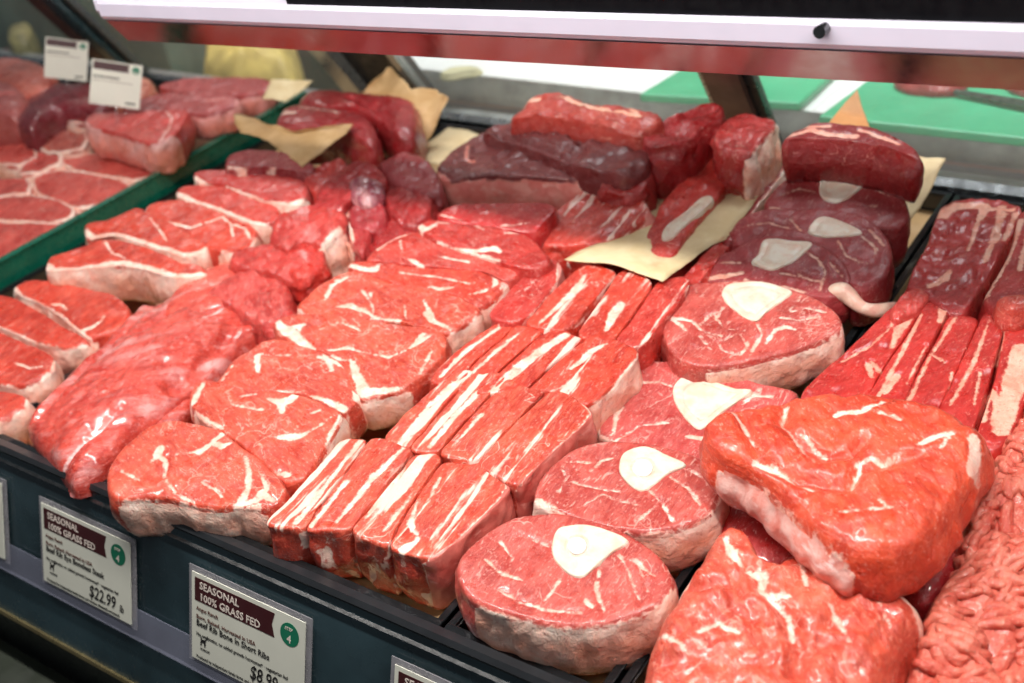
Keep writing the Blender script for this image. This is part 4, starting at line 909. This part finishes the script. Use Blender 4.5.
back([(896,412),(908,390),(922,362),(936,338),(948,316),(962,312),(978,316),(976,330),(966,352),(954,378),(942,406),(930,422),(910,422)], .046,.05,'third front rib finger from the left with a thin white line down its side',
     veins=[((2,2,3),[(908,402),(930,356),(956,316)]),((1.5,3),[(930,352),(944,362)]),(1.2,[(952,372),(948,400)])])
back([(938,412),(950,384),(964,352),(976,328),(986,310),(1000,314),(1004,328),(998,352),(990,382),(980,412),(970,436),(950,432)], .048,.05,'fourth front rib finger from the left, smooth deep red',
     veins=[((2,3,1),[(950,404),(974,362),(990,318)]),(1.5,[(974,404),(980,372)])])
back([(976,436),(986,404),(996,372),(1002,340),(1008,318),(1024,314),(1040,330),(1038,360),(1028,396),(1014,428),(1002,446),(985,448)], .050,.052,'rightmost front rib finger with a pale silvery right side',
     veins=[((2,4,7,3),[(984,420),(990,388),(998,400),(994,430)]),((3,2),[(996,360),(1004,330)]),((16,18,12),[(1022,350),(1014,384),(1002,430)])])
back([(890,312),(898,298),(908,290),(920,288),(930,296),(924,306),(906,316),(896,320)], .054,.03,'small ragged flap of fat and meat hanging on the black tray rim', meat((.56,.05,.04), marb=.4), amp=.004)
back([(996,300),(1010,296),(1030,296),(1040,302),(1028,310),(1008,312)], .072,.02,'curl of pale red fat lying across the right rib slab', meat((.70,.09,.06), marb=.6), dome=.005)

# --- big roasts on the right front
slab('rump_roast', [(702,429),(706,418),(716,411),(730,407),(760,402),(790,397),(817,393),(845,391),(871,390),(900,395),(925,401),(958,412),(984,428),(989,440),(984,455),(975,474),(966,489),(950,513),(926,538),(905,550),(884,556),(861,554),(830,543),(799,512),(780,494),(759,474),(738,462),(719,454),(706,442)], .106,.034,.07,.0,M_roast,
     cap=[(9,[(722,462),(740,470),(762,484),(782,504),(800,522),(824,546),(842,554)])], cap_label='whitish membrane along the lower left side', cap_mat=skin_mat('membrane_skin', (.80, .52, .46), (.72, .25, .20), (.88, .74, .70)),
     veins=[((2,3,1.5),[(732,412),(742,424),(754,446)]),((4,5,3,2),[(755,462),(772,468),(790,480),(812,492)]),((2,1,1.5,2),[(786,404),(782,424),(798,444),(808,456)]),((1.5,1.5),[(800,436),(826,458)]),((1,2,3,1.5),[(856,470),(870,462),(884,466),(900,456)]),((3,4,2),[(836,418),(862,416),(884,404)]),
            ((4,6,4),[(918,448),(934,442),(952,438)]),((2,3),[(950,440),(940,452)]),((8,7,5),[(974,440),(976,456),(972,470)]),(1.2,[(860,472),(852,488)]),(1,[(880,506),(900,518)]),(1.5,[(880,418),(900,424)]),(1.2,[(840,516),(880,514),(908,510)])],
     grooves=[(3.2,[(786,404),(782,424),(800,446),(826,460),(852,456),(862,446)]),(2.4,[(762,462),(800,482),(846,490),(862,474)]),(2.5,[(862,474),(892,466),(916,458)]),(2,[(740,412),(752,438),(758,456)])],
     dome=.006, er=.013, amp=.0030, grain=.9, bulge=.006, rough_side=.0028, label='big glossy red rump roast lying on top of the others at the right', cat='roast', res=.0024)
slab('beef_roast', [(640,694),(646,655),(660,620),(680,590),(694,572),(704,548),(718,530),(738,528),(752,545),(770,562),(795,556),(830,560),(870,574),(905,594),(924,612),(921,630),(906,652),(888,690),(875,730),(820,750),(700,750),(650,730)], .048,.06,.05,0,M_roast2,
     veins=[((3,6,3),[(726,548),(732,566),(742,580)]),((4,6,5,3),[(748,585),(764,592),(762,606),(790,614)]),((2,5,5,4),[(786,575),(800,566),(816,574),(840,570)]),((2,7,5),[(898,600),(918,612),(922,628)]),((2,1.5),[(690,584),(672,604)]),((2,3,2),[(768,612),(788,628),(792,652)]),((3,2),[(800,566),(806,600)]),((1.5,1),[(830,620),(850,660)]),((1.5,1),[(870,600),(890,640)]),(2,[(700,650),(720,640),(740,650)]),(1.2,[(660,640),(690,668)]),(2,[(676,600),(690,586)]),(3,[(850,560),(870,578),(880,604)])],
     grooves=[(4,[(745,575),(764,606),(784,624),(796,656),(798,690)]),(3,[(765,560),(785,572),(808,560)]),(3,[(700,600),(730,600),(748,585)]),(2,[(860,590),(842,610),(830,640)])],
     dome=.020, er=.016, amp=.0044, grain=.9, bulge=.006, label='pale red double lobed roast at the front, under the rump roast', cat='roast', res=.0026)
slab('beef_roast', [(905,568),(925,552),(948,540),(962,548),(958,570),(944,592),(925,606),(908,598),(898,584)], .030,.05,.05,0,meat((.46,.020,.025), marb=.05, fibre=.4, wet=.9), dome=.01, er=.01, label='dark wet sliver of roast in the gap between the roasts and the ground beef', cat='roast')

slab('beef_roast', [(722,500),(742,492),(785,512),(808,540),(800,566),(765,575),(735,556),(716,528)], .026,.05,.05,0,meat((.50,.022,.022), marb=.1, fibre=.4, wet=.8), dome=.008, er=.01, label='dark red end of a roast showing in the gap between shank slice and rump roast', cat='roast')

# --- ground beef
def ground_beef():
    import bmesh
    r = random.Random(5)
    x0, x1, y0, y1 = -.146, .118, .452, .985
    def H(x, y):
        e = min((x - x0) / .016, (x1 - x) / .03, (y - y0) / .03, (y1 - y) / .12); e = max(0, min(1, e))
        e = math.sin(e * math.pi / 2)
        b = .034 + .010 * float(vnoise(np.array([[x * 16, y * 16, 2.]]))[0]) + .012 * min(1, max(0, (x + .12) / .1)) + .024 * min(1, max(0, (y - .56) / .16))
        ridge = .010 * float(vnoise(np.array([[x * 45, y * 45, 5.]]))[0])
        return -.028 + (b + .030) * e + ridge * e
    V = []; nx, ny = 110, 200
    X, Y = np.meshgrid(np.linspace(x0, x1, nx), np.linspace(y0, y1, ny))
    ex = np.clip(np.minimum.reduce([(X - x0) / .016, (x1 - X) / .03, (Y - y0) / .03, (y1 - Y) / .12]), 0, 1); ex = np.sin(ex * np.pi / 2)
    P = np.c_[X.ravel(), Y.ravel(), np.zeros(X.size)]
    b = .034 + .010 * vnoise(P * 16 + [0, 0, 2]) + .012 * np.clip((P[:, 0] + .12) / .1, 0, 1) + .024 * np.clip((P[:, 1] - .56) / .16, 0, 1)
    Z = -.028 + (b + .030) * ex.ravel() + .010 * vnoise(P * 45 + [0, 0, 5]) * ex.ravel() + .0022 * fbm(P * 170, 2)
    P[:, 2] = Z - .003
    F = [(j * nx + i, j * nx + i + 1, (j + 1) * nx + i + 1, (j + 1) * nx + i) for j in range(ny - 1) for i in range(nx - 1)]
    # underside closes the mound
    m = MB(); m.add(P, F)
    nb = len(P); m.add([(x0, y0, -.030), (x1, y0, -.030), (x1, y1, -.030), (x0, y1, -.030)], [(3, 2, 1, 0)])
    for k in range(1500):
        x = r.uniform(x0 + .006, x1 - .006); y = r.uniform(y0 + .004, y1 - .03)
        patch = float(vnoise(np.array([[x * 13, y * 13, 9.]]))[0]) * 4.2
        a = patch + r.gauss(0, .45); L = r.uniform(.010, .034); rad = r.uniform(.0030, .0052)
        pts = []
        bend = r.gauss(0, .8)
        for q in np.linspace(-.5, .5, 6):
            aa = a + bend * q
            px, py = x + math.cos(aa) * L * q, y + math.sin(aa) * L * q
            px = min(max(px, x0 + .002), x1 - .002); py = min(max(py, y0 + .002), y1 - .002)
            pts.append((px, py, H(px, py) - rad * .55 + .0012 * math.cos(q * math.pi) + .0012 * (r.random() - .5)))
        rr = [rad * .55, rad * .95, rad, rad, rad * .95, rad * .5]
        m.tube(pts, rr, 7)
    mat = meat((.72, .165, .110), dark=(.58, .085, .055), marb=.05, fibre=.4, wet=.25, rough=.45)
    o = m.build('ground_beef', mat, smooth=True, origin=(-.01, .7, -.03))
    a = o.data.attributes.new('fatd', 'FLOAT', 'POINT'); a.data.foreach_set('value', np.full(len(o.data.vertices), .05, np.float32))
    return tag(o, 'heap of coarse pink ground beef at the right front corner', 'ground beef', kind='stuff')
ground_beef()

# ------------------------------------------------------------------ loose sheets of paper
sheet('folded_paper', [(233,116),(252,117),(272,126),(300,127),(352,126),(303,168),(268,140),(240,130)], [.085,.082,.092,.100,.104,.086,.088,.086], PAPER, 'tan butcher paper folded into a pointed triangle over the green divider', curl=.006)
def paper_patch(name, low, high, mat, label, curl=.010, n=26, fold=.0):
    lo = np.array([on_z([(x, y)], z)[0] for x, y, z in low]); hi = np.array([on_z([(x, y)], z)[0] for x, y, z in high])
    u = np.linspace(0, 1, n); A = np.c_[[np.interp(u, np.linspace(0, 1, len(lo)), lo[:, k]) for k in range(3)]].T
    B = np.c_[[np.interp(u, np.linspace(0, 1, len(hi)), hi[:, k]) for k in range(3)]].T
    V = []
    for j in range(n):
        q = j / (n - 1); V.append(A * (1 - q) + B * q)
    V = np.vstack(V); c = V.mean(axis=0)
    nn = np.abs(fbm(V * 22 + 3, 3)) - .4
    V = V + np.c_[nn * curl * .3, -np.abs(nn) * curl, nn * curl * .5]
    F = [(j * n + i, j * n + i + 1, (j + 1) * n + i + 1, (j + 1) * n + i) for j in range(n - 1) for i in range(n - 1)]
    o = link(name, mesh(name, V - c, F), mat); o.location = c
    m = o.modifiers.new('thickness', 'SOLIDIFY'); m.thickness = .0007
    return tag(o, label, 'paper')
paper_patch('crumpled_paper', [(300,124,.04),(335,136,.045),(380,152,.045),(412,152,.045),(432,138,.05)], [(355,98,.08),(372,84,.09),(392,64,.10),(414,86,.10),(438,90,.10),(450,98,.10)], PAPER, 'crumpled tan paper standing behind the dark tenderloin pieces', .016)
sheet('paper_flap', [(272,79),(313,80),(286,103),(262,100)], [.085,.080,.060,.06], PAPER_PALE, 'pale paper corner sticking out right of the rear thick steak', curl=.003)
sheet('paper_flap', [(418,150),(448,128),(486,134),(465,150),(440,166),(425,163)], [.030,.030,.036,.044,.044,.034], PAPER_PALE, 'pale paper showing between the purplish chunk and the brown steak', curl=.003)
sheet('paper_sheet', [(564,259),(600,240),(640,200),(668,190),(700,180),(766,166),(770,176),(752,206),(726,240),(712,246),(690,262),(662,283),(634,270),(605,263)], [.068,.062,.056,.056,.058,.066,.066,.064,.060,.056,.060,.066,.070,.072], PAPER_PALE, 'pale tan sheet under the long rib piece, its edge lying on the short ribs', curl=.002)
sheet('paper_flap', [(824,130),(857,90),(870,130)], [.098,.128,.098], PAPER_ORANGE, 'orange brown triangle of paper sticking up behind the upright roast', curl=.002)
sheet('paper_flap', [(905,158),(946,160),(936,180),(920,208),(900,232),(890,210),(896,180)], [.070,.074,.056,.034,.024,.03,.05], PAPER_PALE, 'pale paper sheet standing right of the upright roast', curl=.004)
sheet('paper_flap', [(724,240),(760,205),(785,178),(790,165),(776,162),(740,200),(712,232)], [.044,.044,.046,.05,.05,.046,.044], PAPER_PALE, 'strip of paper between the thin rib strip and the blocky rack', curl=.003)
sheet('paper_flap', [(641,362),(665,335),(690,345),(700,375),(672,372)], [.014,.012,.010,.012,.012], PAPER, 'bit of tan paper under the large middle shank slice', curl=.002)
# dark tenderloin pieces on the crumpled paper
slab('dark_tenderloin_piece', [(298,102),(304,94),(320,92),(350,95),(385,98),(405,100),(418,106),(421,120),(414,134),(398,136),(380,124),(352,112),(318,112)], .084,.050,.02,0,meat((.36,.016,.020), marb=.08, fibre=.6, wet=.6), dome=.012, er=.014, grain=1.3, grooves=[(4,[(352,104),(376,114),(390,130)])], label='long dark red tenderloin piece lying on the crumpled paper', cat='tenderloin')
slab('dark_tenderloin_piece', [(275,124),(282,110),(300,106),(330,110),(355,114),(372,122),(378,136),(372,144),(350,138),(320,130),(290,130)], .088,.040,.02,0,meat((.40,.026,.030), marb=.2, fibre=.8, wet=.6), dome=.010, er=.012, grain=1.3, veins=[(6,[(282,116),(296,118)]),(3,[(300,112),(340,118)])], label='second dark tenderloin piece in front of the long one, above the folded paper', cat='tenderloin')

# ------------------------------------------------------------------ price cards
card_white = plain('price_card_white', (.72, .72, .62), .4, var=.02)
card_brown = plain('card_header_brown', (.055, .010, .012), .4, var=.05)
card_green = plain('seal_green', (.010, .17, .090), .4, var=.05)
ink = plain('black_ink', (.015, .013, .013), .5, var=.05)
cream_ink = plain('cream_ink', (.80, .70, .62), .5, var=.03)
red_ink = plain('brown_ink', (.12, .04, .03), .5, var=.03)
def frame_obj(o, P0, ux, uy, un, scale=1.0):
    m = Matrix([[ux[i] * scale, uy[i] * scale, un[i] * scale, P0[i]] for i in range(3)] + [[0, 0, 0, 1]]); o.matrix_world = m
def text_mesh(txt, size, x, y, mat, parent, name, sx=1., z=.0006, bold=0., shear=0.):
    cu = bpy.data.curves.new(name, 'FONT'); cu.body = txt; cu.size = size; cu.extrude = .00006; cu.offset = bold; cu.shear = shear; cu.resolution_u = 2
    tmp = bpy.data.objects.new('tmp', cu); COL.objects.link(tmp)
    bpy.context.view_layer.update()
    me = bpy.data.meshes.new_from_object(tmp.evaluated_get(bpy.context.evaluated_depsgraph_get()))
    bpy.data.objects.remove(tmp); bpy.data.curves.remove(cu)
    me.transform(Matrix.Translation((x, y, z)) @ Matrix.Diagonal((sx, 1, 1, 1))); me.materials.clear()
    return link(name, me, mat, parent)
def flat(name, pts, mat, parent, z0=.0003, z1=.0006):
    n = len(pts); V = [(x, y, z0) for x, y in pts] + [(x, y, z1) for x, y in pts]
    F = [tuple(range(n))[::-1], tuple(range(n, 2 * n))] + [(i, (i + 1) % n, n + (i + 1) % n, n + i) for i in range(n)]
    return link(name, mesh(name, V, F, False), mat, parent)
def card(P0, ux, uy, W, H, lines, price, label, group, holder=True, detail=True, pin=False):
    un = np.cross(ux, uy)
    t = .0006
    o = flat('price_card', [(0, 0), (W, 0), (W, H), (0, H)], card_white, None, -t, .0003)
    frame_obj(o, P0, ux, uy, un)
    tag(o, label, 'price card', group)
    s = W / .134
    flat('header_band', [(.004 * s, H - .026 * s), (.100 * s, H - .026 * s), (.097 * s, H - .015 * s), (.100 * s, H - .004 * s), (.004 * s, H - .004 * s)], card_brown, o, .0003, .0005)
    c = (.117 * s, H - .017 * s); r = .0105 * s
    seal = flat('green_seal', [(c[0] + r * math.cos(a), c[1] + r * math.sin(a)) for a in np.linspace(0, 2 * np.pi, 24, endpoint=False)], card_green, o, .0003, .0005)
    text_mesh('4', .010 * s, c[0] - .003 * s, c[1] - .0075 * s, cream_ink, seal, 'seal_number', bold=.0001)
    if detail:
        text_mesh('STEP', .0042 * s, c[0] - .0052 * s, c[1] + .0035 * s, cream_ink, seal, 'seal_word')
        text_mesh('SEASONAL', .0098 * s, .010 * s, H - .0135 * s, cream_ink, o, 'header_words', 1.02, bold=.00016)
        text_mesh('100% GRASS FED', .0098 * s, .010 * s, H - .0242 * s, cream_ink, o, 'header_words', 1.02, bold=.00016)
        text_mesh(lines[0], .0052 * s, .006 * s, H - .0345 * s, red_ink, o, 'small_print', bold=.00006)
        text_mesh(lines[1], .0056 * s, .006 * s, H - .0425 * s, red_ink, o, 'small_print', bold=.00006)
        text_mesh(lines[2], .0082 * s, .006 * s, H - .0495 * s, ink, o, 'product_words', .96, bold=.00012)
        text_mesh(lines[3], .0046 * s, .006 * s, H - .0590 * s, ink, o, 'small_print', .98, bold=.00005)
        text_mesh('Produced by independent family farms and ranches. Minimally processed.', .0042 * s, .006 * s, .0022 * s, ink, o, 'small_print', .90, bold=.00005)
        if price: text_mesh(price, .0185 * s, .072 * s, .0085 * s, ink, o, 'price_figures', .78, bold=.0002, shear=.15)
        if price: text_mesh('lb', .0105 * s, .1175 * s, .0085 * s, ink, o, 'price_figures', .8, bold=.0001, shear=.15)
        # small black stamp of a standing animal
        a = .011 * s; b = .0155 * s
        def q(pts): return [(a + x * .001 * s, b + y * .001 * s) for x, y in pts]
        flat('animal_stamp', q([(0,0),(1.5,0),(1.8,3.2),(4.6,3.4),(5,0),(6.4,0),(6.6,5.2),(8,8.2),(8.9,8.4),(8.7,9.6),(7,10),(6.2,7.2),(4.8,6.4),(2,6.2),(1.2,8.4),(.2,8.2),(.6,5.2)]), ink, o)
        text_mesh('HUMANE', .0028 * s, a, b - .004 * s, ink, o, 'stamp_word', bold=.00004)
    else:
        flat('print_line', [(.005 * s, H - .047 * s), (.075 * s, H - .047 * s), (.075 * s, H - .043 * s), (.005 * s, H - .043 * s)], ink, o, .0003, .0004)
        flat('print_line', [(.005 * s, H - .056 * s), (.11 * s, H - .056 * s), (.11 * s, H - .0545 * s), (.005 * s, H - .0545 * s)], red_ink, o, .0003, .0004)
        flat('print_line', [(.095 * s, .010 * s), (.122 * s, .010 * s), (.122 * s, .015 * s), (.095 * s, .015 * s)], ink, o, .0003, .0004)
    if holder:
        hf = flat('card_sleeve', [(-.005, -.004), (W + .006, -.004), (W + .006, H + .005), (-.005, H + .005)], plain('frosted_sleeve', (.45, .43, .46), .3, alpha=.45, coat=.4), o, -.0022, -.0012)
    if pin:
        m = MB(); m.tube([(W * .55, .004, -.001), (W * .55, -.010, -.001), (W * .56, -.022, -.004)], .0006, 6)
        link('pin', mesh('pin', m.v, m.f), steel, o)
    return o
ux = np.array([1., 0, 0]); uyR = -U
def rail_card(xl, w_, dn_bottom, h_, *a, **k):
    P0 = R0 + U * dn_bottom + RN * .0078; P0 = np.array([xl + .005, P0[1], P0[2]])
    return card(P0, ux, uyR, w_, h_, *a, **k)
GR = 'printed price cards on the front rail'
L1 = ['Angus Ranch', 'Born, Raised, Harvested in USA', 'Beef Rib Eye Boneless Steak', 'No antibiotics, no added growth hormones* · vegetarian fed']
L2 = ['Angus Ranch', 'Born, Raised, Harvested in USA', 'Beef Rib Bone In Short Ribs', 'No antibiotics, no added growth hormones* · vegetarian fed']
rail_card(-.946, .134, .118, .084, L1, '$22.99', 'white price card reading $22.99 with a brown band on the rail', GR)
rail_card(-.728, .137, .1175, .085, L2, '$8.99', 'white price card reading $8.99 below the striped short ribs', GR)
rail_card(-.496, .137, .1175, .085, L2, None, 'price card mostly below the bottom edge of the frame, below the shank slices', GR)
rail_card(-1.146, .134, .118, .084, L1, None, 'price card cut off by the left edge of the photo', GR)
def pixel_card(px, Yc, price, label):
    q = rays([np.mean(px, axis=0)])[0]; q /= np.linalg.norm(q); ctr = on_plane([np.mean(px, axis=0)], (0, Yc, 0), (0, 1, 0.0))[0]
    W = on_plane(px, ctr, q)
    tl, tr, br, bl = W; u = (tr - tl + br - bl) / 2; wd = np.linalg.norm(u); u /= wd
    v = (tl - bl + tr - br) / 2; v = v - u * (v @ u); h = np.linalg.norm(v); v /= h
    return card(bl, u, v, wd, h, L1, price, label, 'price cards standing among the offal', holder=False, detail=False, pin=True)
pixel_card([(43,38),(88,42),(85,83),(44,77)], 1.04, None, 'left and farther of the two small price cards standing in the left tray')
pixel_card([(88,57),(137,65),(141,109),(89,103)], .98, None, 'right and nearer of the two small price cards standing in the left tray')

for o in bpy.data.objects:
    for k in ('_org', '_ang'):
        if k in o: del o[k]
